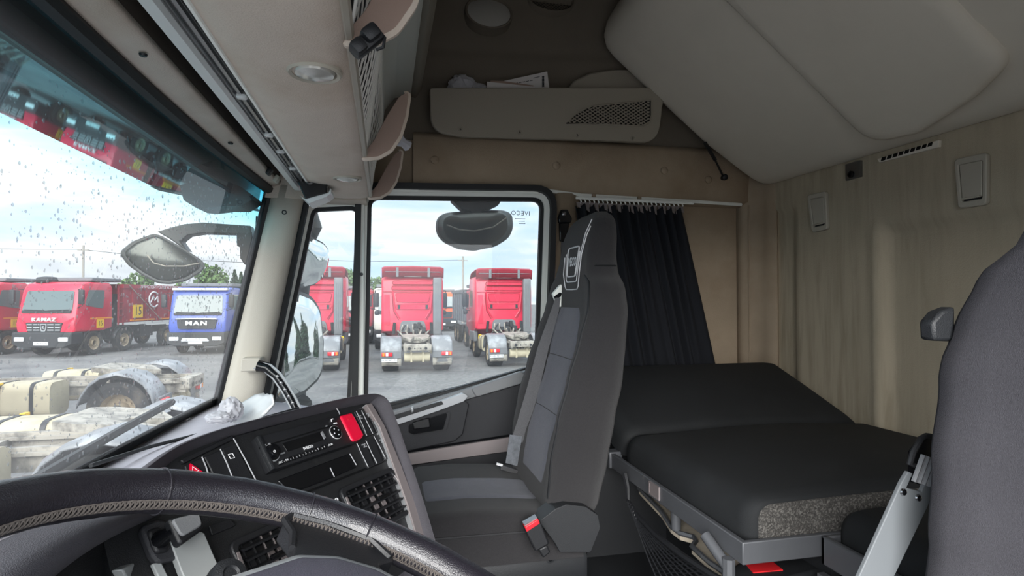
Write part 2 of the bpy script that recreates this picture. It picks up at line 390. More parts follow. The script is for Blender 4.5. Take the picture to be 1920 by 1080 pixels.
    bm = B(); rbx(bm, (.96, 3.38, 2.25), (.34, .22, 2.3), .06)
    for k in range(3): bx(bm, (.86+k*.08, 3.25, 1.3), (.89+k*.08, 3.28, 3.2))
    prism(bm, [(.8, 3.3, 1.12), (1.13, 3.3, 1.12), (1.0, 3.3, .75), (.85, 3.3, .8)], (0, .16, 0)); obj('exhaust_stack', bm, 'truck_grey', t, True)
    bm = B()
    for s in (-1, 1):
        tube(bm, [(s*1.2, 5.3, 2.95), (s*1.5, 5.35, 2.9), (s*1.52, 5.35, 2.1), (s*1.22, 5.3, 2.0)], .02, 6); rbx(bm, (s*1.45, 5.3, 2.5), (.22, .14, .62), .05)
        rbx(bm, (s*1.42, 5.25, 1.95), (.2, .14, .2), .06)
    objs('mirror', bm, 'truck_black', t, True)
    bm = B()
    for s in (-1, 1):
        bx(bm, (s*.4-.04, .1, .72), (s*.4+.04, 5.4, .98)); bx(bm, (s*.4-.1, .15, .9), (s*.4+.1, 3.2, .94))
    for y in (.35, 1.7, 2.6, 3.1): bx(bm, (-.4, y-.06, .74), (.4, y+.06, .92))
    obj('chassis_rail', bm, 'frame_dusty', t, True, sm=0)
    bm = B(); rbx(bm, (0, .12, .88), (.95, .2, .22), .03, 2); obj('rear_crossmember', bm, 'frame_dusty', t, True)
    bm = B()
    for x in (-.28, -.1, .1, .28): lathe(bm, [(.05 if abs(x) > .2 else .025, 0), (.05 if abs(x) > .2 else .025, .01)], axis((x, .015, .85), (0, -1, 0)), 10)
    objs('hole', bm, 'truck_black', t, True)
    bm = B(); lathe(bm, [(.05, -.45), (.15, -.44), (.16, -.4), (.16, .4), (.15, .44), (.05, .45)], Matrix.Translation((0, .42, .52)) @ Matrix.Rotation(pi/2, 4, 'Y'), 20)
    for x in (-.2, .2): bx(bm, (x-.03, .25, .36), (x+.03, .59, .7))
    obj('air_tank', bm, 'tank_beige', t, True)
    bm = B(); prism(bm, [(.5, 1.5, 1.22), (.42, 1.75, 1.24), (-.42, 1.75, 1.24), (-.5, 1.5, 1.22), (-.45, 1.0, 1.17), (-.2, .75, 1.1), (-.08, 1.2, 1.16), (.08, 1.2, 1.16), (.2, .75, 1.1), (.45, 1.0, 1.17)], (0, 0, -.09)); bx(bm, (-.5, 1.25, .95), (.5, 1.4, 1.15)); obj('fifth_wheel', bm, 'frame_dusty', t, True, sm=0)
    bm = B()
    for k in range(5):
        x = -.5+k*.25; tube(bm, [(x*.8, 3.5, 1.5), (x, 3.2, 1.15), (x*1.2, 3.0, 1.3), (x*.7, 2.7, 1.05), (x*.4, 2.3, 1.02)], .03, 6)
    objs('air_hose', bm, 'frame_dusty', t, True)
    bm = B()
    for k in range(12): rbx(bm, (random.uniform(-.5, .5), random.uniform(3.1, 3.5), random.uniform(.9, 1.5)), [random.uniform(.1, .3) for _ in 'abc'], .02, 1)
    for s in (-1, 1): tube(bm, [(s*.75, 3.45, 1.15), (s*.72, 3.4, 1.6)], .06, 8); tube(bm, [(s*.3, 3.3, 1.5), (s*.6, 3.3, 1.05), (s*.85, 3.3, 1.05)], .03, 6)
    obj('gearbox', bm, 'truck_black', t, True)
    for s in (-1, 1):
        bm = B(); arc = [(1.0-.62*cos(a), .56+.66*sin(a)) for a in [radians(v) for v in (8, 25, 45, 65, 90, 115, 135, 155, 172)]]
        arc = [(.36, .35)] + arc
        loft(bm, [[(s*x, y, z+dz) for y, z in arc] for x, dz in ((.52, -.04), (.56, 0), (1.18, 0), (1.24, -.05))]); obj('fender', bm, 'fender_grey', t, True, sol=.025)
        bm = B(); bx(bm, (s*.54, .3, .5), (s*1.22, .36, .74)); obj('lamp_board', bm, 'truck_grey', t, True, sm=0, bev=.01)
        a, b = s*.84, s*1.2
        bm = B(); rbx(bm, (s*1.02, .27, .64), (.36, .06, .13), .015, 2); lamp = obj('tail_lamp', bm, 'lens_red', t, True)
        bm = B(); bx(bm, (s*.98, .235, .585), (s*1.06, .25, .695)); obj('reversing_lens', bm, 'reflect_lens', lamp, True, sm=0)
        bm = B(); bx(bm, (s*1.11, .235, .585), (s*1.17, .25, .695)); obj('indicator_lens', bm, 'orange_mark', lamp, True, sm=0)
        bm = B(); loft(bm, [[(s*x, .36+.03*sin(x*9), z) for x in (.54, .7, .86, 1.02, 1.2)] for z in (.5, .38, .24)]); obj('mudflap', bm, 'frame_dusty', t, True, sol=.02)
        wheel(t, s*.9, 1.0, .58); wheel(t, s*1.02, 4.55)
        bm = B(); bx(bm, (s*1.05, 4.0, .7), (s*1.24, 5.3, 1.16)); obj('step_well', bm, 'truck_grey', t, True, bev=.05)
    bm = B(); bx(bm, (-1.2, .285, .38), (-.68, .3, .49)); pl = obj('number_plate', bm, 'white_mark', t, True, sm=0)
    for s in (-1, 1):
        bm = B(); loft(bm, [[(s*x, y, z) for x, z in [(p.x, p.y) for p in rpoly([(.55, .45), (1.2, .45), (1.2, 1.06), (.55, 1.06)], .16, 4)]] for y in (2.05, 3.05)], True, True); tk = obj('fuel_tank', bm, 'tank_beige', t, True)
        bm = B()
        for y in (2.3, 2.8): ring(bm, [(s*p.x, y, p.y) for p in rpoly([(.54, .44), (1.21, .44), (1.21, 1.07), (.54, 1.07)], .16, 4)], [(s*p.x, y, p.y) for p in rpoly([(.56, .46), (1.19, .46), (1.19, 1.05), (.56, 1.05)], .16, 4)], (0, .06, 0))
        objs('tank_strap', bm, 'truck_black', tk, True)
        bm = B(); bx(bm, (s*1.1, 2.8, 1.04), (s*1.215, 2.86, 1.075)); bx(bm, (s*1.2, 2.8, .9), (s*1.218, 2.86, 1.05)); obj('strap_tag', bm, 'yellow', tk, True, sm=0)
    return t, pl
def place(o, x, y, rot=0): 
    o.location = (x, y, 0); o.rotation_euler = (0, 0, rot); return o
T, plate = tractor('whole red tractor unit seen from behind, middle of the passenger window', 'red tractor units seen from behind')
tplates = {}
T2, T3, T4, T5 = copy_tree(T), copy_tree(T), copy_tree(T), copy_tree(T)
def plate_text(o, body, size=.1, y=-.003):
    p = [c for c in o.children if c.name.startswith('number_plate')][0]
    text('plate_number', body, size, Matrix.Translation((-.94, .285-.002, .435)) @ Matrix.Rotation(pi/2, 4, 'X'), 'print_ink', p, .001)
plate_text(T, 'M 069 BT 196', .085); plate_text(T3, 'M 630 YA 196', .085)
place(T, 1.12, 19.9); place(T2, -2.75, 20.6)
T2['label'] = 'red tractor unit half hidden by the side mirrors, seen through the narrow quarter window'
place(T3, 5.0, 20.6); T3['label'] = 'red tractor unit cut off by the window edge, right above the grey seat belt'
place(T4, -3.7, 12.9, pi/2-.0); T4['label'] = 'tractor chassis with arched grey fender and beige tank, before the parked dump truck'; T4['group'] = 'tractor chassis ahead of the windscreen'
place(T5, -1.7, 7.5, pi/2); T5['label'] = 'nearest tractor chassis with pale fender and beige tank, just beyond the wiper'; T5['group'] = 'tractor chassis ahead of the windscreen'
FWD = ('cab', 'roof_deflector', 'deflector_brace', 'roof_lamp', 'exhaust_stack', 'mirror', 'air_hose', 'gearbox', 'step_well')
for tr_ in (T4, T5):
    for c in tr_.children:
        if c.name.split('.')[0] in FWD or (c.name.startswith('wheel') and c.location.y > 3): c.location.y += 1.7
def dumper(label, wx, wy, rot, cab, body, name='dump_truck', brand=None, detail=True, group=None):
    t = thing(name, label, 'truck', (0, 0, -H), group=group)
    bm = B(); pr = [(.05, 1.0), (0, 1.3), (.1, 1.75), (.32, 2.7), (.5, 3.0), (.8, 3.08), (2.0, 3.08), (2.15, 2.9), (2.15, 1.1), (1.6, 1.0)]
    cabshape(bm, pr, 1.24); c = obj('cab', bm, cab, t, True, bev=.03)
    bm = B(); prism(bm, [(p.x, .2-(p.y-1.9)*-.24-.09, p.y) for p in rpoly([(-1.06, 1.86), (1.06, 1.86), (1.0, 2.7), (-1.0, 2.7)], .1, 3)], (0, .04, 0)); obj('windscreen', bm, 'windscreen_dark', c, True, sm=0)
    bm = B()
    for s in (-1, 1): tube(bm, [(s*.1, .06, 1.9), (s*.95, .09, 1.93)], .018, 5)
    bx(bm, (-1.03, .06, 1.8), (1.03, .12, 1.9)); obj('wiper', bm, 'truck_black', c, True, sm=0)
    for s in (-1, 1):
        bm = B(); prism(bm, [(s*1.2, p.x, p.y) for p in rpoly([(.55, 2.1), (1.55, 1.95), (1.62, 2.75), (.75, 2.75)], .08, 3)], (s*.055, 0, 0)); obj('side_window', bm, 'windscreen_dark', c, True, sm=0)
        bm = B(); tube(bm, [(s*1.15, .3, 2.75), (s*1.45, .1, 2.8), (s*1.5, .1, 2.1), (s*1.2, .2, 2.0)], .02, 6); rbx(bm, (s*1.46, .1, 2.45), (.22, .12, .6), .04); obj('mirror', bm, 'truck_black', t, True)
    bm = B(); prism(bm, [(p.x, -.14, p.y) for p in rpoly([(-1.25, .55), (-.9, .4), (.9, .4), (1.25, .55), (1.25, 1.02), (-1.25, 1.02)], .06, 3)], (0, .6, 0)); bu = obj('bumper', bm, 'truck_black', t, True, bev=.03)
    for s in (-1, 1):
        bm = B(); rbx(bm, (s*.92, -.15, .74), (.4, .06, .17), .03, 2); obj('headlamp', bm, 'reflect_lens', bu, True)
    bm = B(); bx(bm, (-.3, -.17, .5), (.3, -.14, .64)); pl = obj('number_plate', bm, 'white_mark', bu, True, sm=0)
    if brand == 'K':
        bm = B(); prism(bm, [(p.x, -.02, p.y) for p in rpoly([(-.78, 1.42), (.78, 1.42), (.66, 1.03), (-.66, 1.03)], .05, 3)], (0, .12, 0)); g = obj('grille', bm, 'truck_black', c, True, sm=0)
        for z in (1.33, 1.22, 1.11):
            for x0, x1 in ((-.72, -.5), (-.44, -.17), (.17, .44), (.5, .72)):
                bm = B(); bx(bm, (x0*.97, -.05, z-.022), (x1*.97, -.01, z+.022)); obj('grille_bar', bm, 'silver', g, True, sm=0)
        bm = B(); ring(bm, [(p.x, -.06, p.y) for p in rpoly([(-.14, 1.36), (.14, 1.36), (.09, 1.06), (-.09, 1.06)], .04, 3)], [(p.x, -.06, p.y) for p in rpoly([(-.11, 1.33), (.11, 1.33), (.07, 1.09), (-.07, 1.09)], .04, 3)], (0, .04, 0))
        for k in range(3): tube(bm, [(.05, -.055, 1.14), (-.05+.02*k, -.055, 1.2+.02*k), (-.03+.03*k, -.055, 1.28)], .012, 5)
        obj('emblem', bm, 'silver', g, True)
        text('brand_letters', 'KAMAZ', .2, Matrix.Translation((0, -.02, 1.53)) @ Matrix.Rotation(pi/2+.0, 4, 'X'), 'white_mark', c, .03, 1.1, 1.4, .003)
        bm = B()
        for s in (-1, 1): prism(bm, [(s*.82, -.03, 1.42), (s*1.18, .05, 1.62), (s*1.2, .1, 1.06), (s*.7, -.03, 1.03)], (0, .1, 0))
        obj('cheek_panel', bm, cab, c, True, sm=0)
        text('plate_number', 'Y 348 YY 196', .1, Matrix.Translation((0, -.173, .57)) @ Matrix.Rotation(pi/2, 4, 'X'), 'print_ink', bu, .001)
        bm = B(); bx(bm, (1.22, .85, 1.52), (1.25, 2.1, 1.58)); obj('marker_strip', bm, 'orange_mark', c, True, sm=0)
        bm = B(); bx(bm, (1.22, 1.2, 1.14), (1.255, 1.6, 1.5)); yp = obj('yellow_plate', bm, 'yellow', c, True, sm=0)
        text('plate_digits', '15', .3, Matrix.Translation((1.257, 1.4, 1.32)) @ Matrix.Rotation(pi/2, 4, 'Z') @ Matrix.Rotation(pi/2, 4, 'X'), 'print_ink', c, .001, sx=.9)
        bm = B(); lathe(bm, [(.42, 0), (.44, .08), (.36, .2), (.15, .24)], Matrix.Translation((-.75, 1.0, 3.08)), 16); obj('roof_hatch', bm, 'truck_black', t, True)
    elif brand == 'M':
        bm = B(); prism(bm, [(p.x, -.05, p.y) for p in rpoly([(-.85, 1.62), (.85, 1.62), (.8, 1.18), (-.8, 1.18)], .08, 3)], (0, .14, 0)); g = obj('grille', bm, 'truck_black', c, True, sm=0)
        bm = B(); tube(bm, [(-.87, -.06, 1.62), (-.4, -.09, 1.64), (.4, -.09, 1.64), (.87, -.06, 1.62)], .04, 6); obj('grille_bar', bm, 'chrome', g, True)
        text('brand_letters', 'MAN', .26, Matrix.Translation((0, -.07, 1.43)) @ Matrix.Rotation(pi/2, 4, 'X'), 'white_mark', c, .02, 1.2, 1.5, .01)
        bm = B(); prism(bm, [(p.x, -.17, p.y) for p in rpoly([(-.62, .62), (.62, .62), (.5, .76), (-.55, .78)], .03, 2)], (0, .03, 0)); obj('plate_surround', bm, 'silver', bu, True, sm=0)
        bm = B(); rbx(bm, (0, .5, 2.98), (2.4, .5, .1), .04); obj('sun_visor', bm, 'white_mark', c, True)
    else:
        bm = B(); prism(bm, [(p.x, -.03, p.y) for p in rpoly([(-.85, 1.55), (.85, 1.55), (.8, 1.08), (-.8, 1.08)], .08, 3)], (0, .12, 0)); obj('grille', bm, 'truck_black', c, True, sm=0)
    if detail:
        bm = B(); s0 = [(2.75, 1.3), (2.75, 3.0), (8.4, 3.0), (8.1, 1.3)]
        loft(bm, [[(x, y+dy, z) for y, z in s0] for x, dy in ((-1.25, 0), (1.25, 0))], True, True)
        bd = obj('dump_body', bm, body, t, True, sm=0, bev=.03)
        for k in range(6):
            y = 3.3+k*.88
            bm = B(); bx(bm, (1.24, y, 1.32), (1.31, y+.1, 2.9)); bx(bm, (-1.31, y, 1.32), (-1.24, y+.1, 2.9)); obj('body_rib', bm, body, bd, True, sm=0)
        bm = B(); bx(bm, (-1.3, 2.7, 2.86), (1.3, 8.45, 3.04)); obj('top_rim', bm, body, bd, True, sm=0)
        bm = B(); rbx(bm, (.0, 1.9, 3.2), (2.3, 1.75, .16), .03, 1); obj('cab_guard', bm, 'truck_grey', bd, True)
        bm = B(); bx(bm, (-.42, .6, .7), (-.34, 8.2, 1.0)); bx(bm, (.34, .6, .7), (.42, 8.2, 1.0)); bx(bm, (-1.0, 2.3, .6), (1.0, 2.7, 2.6)); bx(bm, (-1.1, 4.1, .6), (1.1, 5.0, 1.1)); obj('chassis', bm, 'truck_black', t, True, sm=0)
        for yy in (1.15, 2.95, 6.0, 7.3):
            for s in (-1, 1): wheel(t, s*1.06, yy)
        bm = B()
        for s in (-1, 1):
            for yy in (1.15, 2.95): loft(bm, [[(s*x, yy-.66*cos(a), .5+.66*sin(a)) for a in [radians(v) for v in range(15, 166, 25)]] for x in (.85, 1.22)])
        objs('fender', bm, 'truck_black', t, True, sol=.03)
        if brand == 'K':
            bm = B()
            for y in (2.48, 2.78): bx(bm, (1.2, y-.02, 1.2), (1.26, y+.02, 2.95))
            for k in range(6): bx(bm, (1.2, 2.48, 1.3+k*.3), (1.26, 2.78, 1.34+k*.3))
            obj('ladder', bm, body, t, True, sm=0)
            bm = B(); bx(bm, (1.3, 3.3, 1.5), (1.33, 3.95, 2.1)); obj('yellow_plate', bm, 'yellow', bd, True, sm=0)
            RZ = Matrix.Rotation(pi/2, 4, 'Z') @ Matrix.Rotation(pi/2, 4, 'X')
            text('plate_digits', '15', .55, Matrix.Translation((1.335, 3.63, 1.8)) @ RZ, 'print_ink', bd, .001, sx=.9)
            text('company_name', 'ТРАНСПОРТНО-ЛОГИСТИЧЕСКАЯ КОМПАНИЯ', .2, Matrix.Translation((1.302, 6.0, 2.94)) @ RZ, 'white_mark', bd, .002, sx=.95)
            bm = B(); c0 = [(1.32, 4.75+.36*cos(a), 2.35+.36*sin(a)) for a in [2*pi*k/24 for k in range(3, 22)]]; tube(bm, c0, .035, 5)
            tube(bm, [(1.32, 4.5, 2.2), (1.32, 4.7, 2.5), (1.32, 4.8, 2.3), (1.32, 5.0, 2.5), (1.32, 5.05, 2.2)], .03, 5); obj('company_emblem', bm, 'white_mark', bd, True)
            bm = B(); tube(bm, [(1.34, 3.0, 3.0), (1.34, 5.2, 1.4)], .02, 5); obj('tarp_cord', bm, 'frame_dusty', bd, True)
            bm = B(); bx(bm, (1.25, 3.2, 1.36), (1.335, 4.8, 1.42)); bx(bm, (1.25, 5.2, 1.36), (1.335, 7.5, 1.42)); obj('marker_strip', bm, 'orange_mark', bd, True, sm=0)
    else:
        bm = B(); bx(bm, (-1.2, 2.3, .9), (1.2, 7, 2.6)); bx(bm, (-.42, .6, .6), (.42, 7.5, 1.0)); obj('load_body', bm, body, t, True, sm=0)
        for yy in (1.15, 5.9):
            for s in (-1, 1): wheel(t, s*1.06, yy)
    return place(t, wx, wy, rot)
q = P(92, 668, Z=-H); KX = dumper('red dump truck with white letters across its grille and yellow 15 plates', q.x+.1, q.y-.6, -.26, 'truck_red', 'dump_red', brand='K', group='dump trucks facing the windscreen')
K2 = copy_tree(KX); K2['label'] = 'red dump truck cut off by the left edge of the photo'; place(K2, KX.location.x-4.0, KX.location.y+1.2, -.26); KX.scale = K2.scale = (1.07,)*3
q = P(366, 666, Z=-H); dumper('blue cab-over truck with white letters on its dark grille, under the front mirror', q.x, q.y+.2, -.1, 'truck_blue', 'truck_grey', 'cab_over_truck', 'M', group='dump trucks facing the windscreen')
q = P(462, 662, Z=-H); WT = dumper('pale cream truck showing beside the windscreen pillar, orange beacon on its roof', q.x+.9, q.y+2.2, -.1, 'truck_white', 'truck_grey', 'cab_over_truck')
bm = B(); lathe(bm, [(.07, 0), (.07, .12), (.04, .2)], Matrix.Translation((-.85, .9, 3.06)), 10); obj('beacon', bm, 'truck_orange', WT, True)
q = P(658, 625, Z=-H)
dumper('dark red truck facing the cab, between the two tractor units left of the window divider', -1.85, 33, 0, 'truck_dark_red', 'dump_red')
dumper('white truck squeezed between the window divider and the middle tractor unit', .75, 29, 0, 'truck_white', 'truck_orange')
dumper('grey-bodied tipper with black mirror, left of the tractor unit by the seat belt', 5.4, 27.6, .0, 'truck_red', 'truck_grey')
dumper('orange-topped tipper, the nearer of the two behind the grey-bodied one', 4.35, 45, .0, 'truck_orange', 'truck_orange')
dumper('orange tipper, farthest in the gap between the two big red tractor units', 5.3, 60, .0, 'truck_red', 'truck_orange')
# poles and wires
def pole(px, y, top, label):
    q = P(px, 500, Y=y); t = thing('utility_pole', label, 'pole', (q.x, q.y, -H))
    bm = B(); tube(bm, [(0, 0, 0), (0, 0, top)], [.14, .1], 8); obj('post', bm, 'concrete', t, True)
    bm = B(); bx(bm, (-.5, -.05, top-.5), (.5, .05, top-.4)); obj('crossarm', bm, 'concrete', t, True, sm=0); return Vector((q.x, q.y, top-.4-H))
a = pole(868, 60, 7.0, 'lone pole rising between the middle and the right-hand red tractor units'); b = pole(156, 62, 7.6, 'leaning-topped pole behind the red dump truck, beyond the windscreen')
for i, (p0, p1, w) in enumerate(((a, Vector((-14, 60, 4.2)), 'thin wire crossing the sky from the lone pole to the left'), (b, Vector((-90, 80, 6.5)), 'thin wire running off to the left of the pole behind the dump truck'), (b, Vector((-8, 60, 3.5)), 'thin wire sagging from the pole behind the dump truck towards the front mirror'))):
    bm = B(); tube(bm, [p0.lerp(p1, k/8)-Vector((0, 0, .35*sin(pi*k/8))) for k in range(9)], .022, 4); finish(obj('overhead_wire', bm, 'wire'), w, 'wire')
# trees
def crown(bm, kind, h, w, n):
    for i in range(n):
        if kind == 'pine':
            z = random.random()**1.3; r = w*(1-z)*.95*math.sqrt(random.random())+.03; a = random.random()*2*pi; c = Vector((r*cos(a), r*sin(a), h*(.12+.88*z)-r*.18)); s = .2+.22*(1-z)
        else:
            a = random.random()*2*pi; u = random.random()*2-1; r = random.random()**.33; k = random.choice(((0, 0, .62, .38), (.3, .1, .5, .3), (-.35, .1, .55, .3), (.1, -.3, .75, .26)))
            c = Vector((w*(k[0]+k[3]*r*math.sqrt(1-u*u)*cos(a))*1.6, w*(k[1]+k[3]*r*math.sqrt(1-u*u)*sin(a))*1.6, h*(k[2]+k[3]*r*u))); s = .3
        d = Vector((random.gauss(0, 1), random.gauss(0, 1), random.gauss(0, 1))).normalized(); e = d.orthogonal().normalized()*s; f = d.cross(e)*.8
        face(bm, [c-e, c+f, c+e, c-f])
TR = {}
def tree(kind, x, y, h, label, group):
    key = kind
    if key not in TR:
        t = thing('conifer' if kind == 'pine' else 'broadleaf_tree', label, 'tree', (0, 0, -H), group=group)
        bm = B(); tube(bm, [(0, 0, 0), (0, 0, 6)], [.16, .05], 6); obj('trunk', bm, 'bark', t, True)
        bm = B(); crown(bm, kind, 8, 2.0 if kind == 'pine' else 2.8, 1500); obj('foliage', bm, 'pine' if kind == 'pine' else 'leaf', t, True, sm=0, norm=False, kind='stuff'); TR[key] = t
    else: t = copy_tree(TR[key]); t['label'] = label; t['group'] = group
    t.location = (x, y, 0); t.scale = (h/8,)*3; t.rotation_euler = (0, 0, random.random()*6); return t
TG = 'trees beyond the yard'
for px, y, top, kind, lb in ((258, 75, 508, 'leaf', 'leafy tree above the red dump body, left of the front mirror'), (405, 62, 497, 'leaf', 'tall leafy tree behind the blue truck, right of the front mirror'), (345, 80, 528, 'leaf', 'low leafy tree under the front mirror'), (440, 66, 506, 'pine', 'slim conifer beside the windscreen pillar, taller of the pair'), (452, 70, 510, 'pine', 'slim conifer beside the windscreen pillar, shorter of the pair'),
                            (656, 70, 505, 'leaf', 'leafy tree in the quarter window, right of the tractor roof'), (697, 74, 520, 'leaf', 'leafy tree at the window divider, above the white truck'), (712, 84, 530, 'pine', 'small conifer just left of the middle tractor unit'), (880, 90, 545, 'pine', 'small conifer at the foot of the lone pole')):
    q = P(px, top, Y=y); tree(kind, q.x, y, q.z+H, lb, TG)
for i in range(18): tree('pine', 58+4*(i % 2), -6+i*3.9, random.uniform(6.2, 8.6), 'tall conifer of the dark row seen only in the side mirrors', 'conifers behind the truck')
# ================================================================ CAB SHELL (coordinates relative to the eye: x rearward, y across to the passenger door, z up)
def WX(y, z): return -.372-.217*(.352-z)-.03*(1-((y-1.05)/.95)**2)
FL = -.78
bm = B(); bx(bm, (-.75, -.2, FL-.06), (1.56, 2.2, FL)); obj('floor', bm, 'dark_board', sm=0, kind='structure')
# windscreen
wn = thing('window_1', kind='structure', base=(-.5, 1.05, -.4))
bm = B(); loft(bm, [[(WX(y, z), y, z) for z in [-.4+.752*k/8 for k in range(9)]] for y in [.05+1.95*k/16 for k in range(17)]])
obj('windscreen_pane', bm, 'windscreen_glass', None, sm=180, kind='structure', label='curved windscreen with a blue tinted top band'); bpy.data.objects['windscreen_pane'].name = 'window_2'
bm = B(); ys = [.0+2.02*k/16 for k in range(17)]
tube(bm, [(WX(y, .352)+.004, y, .356) for y in ys], .016, 8)
tube(bm, [(WX(2.0, z)+.004, 2.012, z) for z in [-.4+.76*k/8 for k in range(9)]], .018, 8)
obj('rubber_seal', bm, 'rubber', wn)
bm = B(); loft(bm, [[(WX(y, z)-.006, y, z) for z in (-.43, -.36, -.312)] for y in ys]); obj('black_border', bm, 'rubber', wn, sol=.004)
# raindrops: uncountable, one object
bm = B()
for i in range(3300):
    y = .55+1.35*random.random(); z = -.32+.60*random.random()
    if random.random() < .35 and z < -.05: continue
    r = random.choice((.0008, .001, .0013, .0017, .0022))*random.uniform(.8, 1.3)*(.6+y*.45); c = Vector((WX(y, z)-.001, y, z)); e = random.uniform(1., 1.7)
    top = [bm.verts.new(c+Vector((-.0, r*cos(a), r*e*sin(a)))) for a in [2*pi*k/7 for k in range(7)]]; mid = [bm.verts.new(c+Vector((-r*.5, r*.6*cos(a), r*e*.6*sin(a)))) for a in [2*pi*k/7 for k in range(7)]]
    bm.faces.new(mid)
    for k in range(7): bm.faces.new((top[k], mid[k], mid[(k+1) % 7], top[(k+1) % 7]))
obj('raindrops', bm, 'drop_glass', sm=180, kind='stuff', label='raindrops scattered over the outside of the windscreen', cat='raindrops')
# wiper outside the glass
w = thing('windscreen_wiper', 'black windscreen wiper lying along the lower edge of the windscreen', 'wiper', (-.56, 1.2, -.37))
bm = B(); tube(bm, [(WX(y, z)-.02, y, z) for y, z in ((.75, -.315), (1.1, -.30), (1.4, -.285), (1.68, -.272))], .009, 6); obj('blade', bm, 'rubber', w)
bm = B(); tube(bm, [(WX(1.2, -.3)-.035, 1.2, -.303), (WX(1.1, -.36)-.04, 1.0, -.37), (WX(1.05, -.42)-.02, .9, -.43)], [.006, .009, .013], 6); obj('arm', bm, 'black_plastic', w)
# header trim above the windscreen
prof = [(-.372, .362), (-.362, .368), (-.348, .367), (-.338, .371), (-.333, .379)]
bm = B(); loft(bm, [[(x+(-.03*(1-((y-1.05)/.95)**2) if k < 3 else 0)*1., y, z) for k, (x, z) in enumerate(prof)] for y in [-.2+2.22*k/20 for k in range(21)]]); obj('trim_1', bm, 'beige_trim', sm=60, sol=.006, kind='structure')
bm = B(); loft(bm, [[(-.333, y, .377), (-.336, y, .41), (-.32, y, .46), (-.2, y, .47)] for y in (-.2, .9, 2.02)]); obj('trim_2', bm, 'recess_shade', sm=60, sol=.005, kind='structure')
for i, (x, y) in enumerate(((-.352, .95), (-.352, 1.45))):
    bm = B(); lathe(bm, [(.006, 0), (.005, .003)], axis((x, y, .364), (0, 0, -1)), 10); finish(obj('screw_cap', bm, 'black_plastic'), 'small dark screw plug in the beige header, %s' % ('nearer the camera' if i == 0 else 'nearer the passenger door'), 'screw')
# front end of the cab above the windscreen, roof, walls
bm = B(); loft(bm, [[(-.40, y, .37), (-.42, y, .75), (-.3, y, 1.1), (0, y, 1.22)] for y in (-.2, 2.15)]); obj('wall_front', bm, 'roof_cloth', sm=60, sol=.02, kind='structure')
bm = B(); loft(bm, [[(x, y, 1.22-.08*(abs(y-.97)/1.15)**3) for y in [-.2+2.35*k/10 for k in range(11)]] for x in (-.3, .1, .6, 1.1, 1.56)]); obj('ceiling', bm, 'roof_cloth', sm=60, sol=.02, kind='structure')
# passenger-side wall above the padded strip, two soft creases
def UY(x, z): return 2.125-.10*max(0, (z-.62)/.55)**1.5+.012*math.exp(-((z-(.80+.06*x))/.018)**2)+.01*math.exp(-((z-(.90+.05*x))/.02)**2)
bm = B(); loft(bm, [[(x, UY(x, z), z) for z in [.58+.64*k/40 for k in range(41)]] for x in [-.38+1.94*k/16 for k in range(17)]]); obj('wall_right', bm, 'roof_cloth', sm=180, sol=.01, kind='structure')
bm = B()
bx(bm, (.64, 2.13, FL), (1.56, 2.16, .6)); bx(bm, (-.6, 2.13, FL), (.64, 2.16, -.5)); obj('wall_passenger', bm, 'wall_trim', sm=0, kind='structure'); bpy.data.objects['wall_passenger'].name = 'wall_side'
bm = B(); bx(bm, (-.42, 2.13, .385), (.66, 2.16, .6)); obj('trim_3', bm, 'wall_trim', sm=0, kind='structure')
# rear corner post with its seam
bm = B(); loft(bm, [[(1.43, 2.13, z), (1.445, 2.095, z), (1.48, 2.08, z), (1.5, 2.04, z), (1.505, 1.98, z)] for z in (FL, .42, .6)]); obj('trim_4', bm, 'wall_trim', sm=80, sol=.01, kind='structure')
bm = B(); tube(bm, [(1.452, 2.083, z) for z in (-.3, 0, .38)], .004, 5); tube(bm, [(1.436, 2.118, z) for z in (-.3, 0, .38)], .005, 5); obj('trim_5', bm, 'wall_trim', kind='structure')
# rear wall: quilted recess below z .23 and nearer than y 1.49
def sst(a, b, x):
    t = max(0, min(1, (x-a)/(b-a))); return t*t*(3-2*t)
def RX(y, z):
    rec = (1-sst(1.475, 1.515, y))*(1-sst(.20, .235, z)); rec2 = sst(1.86, 1.90, y)*(1-sst(.33, .36, z))
    return 1.505+.026*rec+.018*rec2-.012*math.exp(-((y-1.50)/.02)**2)*(1-sst(.2, .24, z))
ysr = [-.2+2.33*k/150 for k in range(151)]; zsr = [FL+1.32*k/70 for k in range(71)]+[1.2]
bm = B(); loft(bm, [[(RX(y, z), y, z) for z in zsr] for y in ysr]); obj('wall_back', bm, 'rear_wall', sm=180, sol=.01, kind='structure')
# driver side: wall behind the seat, roof side above the open doorway
bm = B(); bx(bm, (.82, -.22, FL), (1.56, -.18, 1.2)); bx(bm, (-.45, -.22, .42), (.82, -.18, 1.2)); obj('wall_left', bm, 'wall_trim', sm=0, kind='structure')
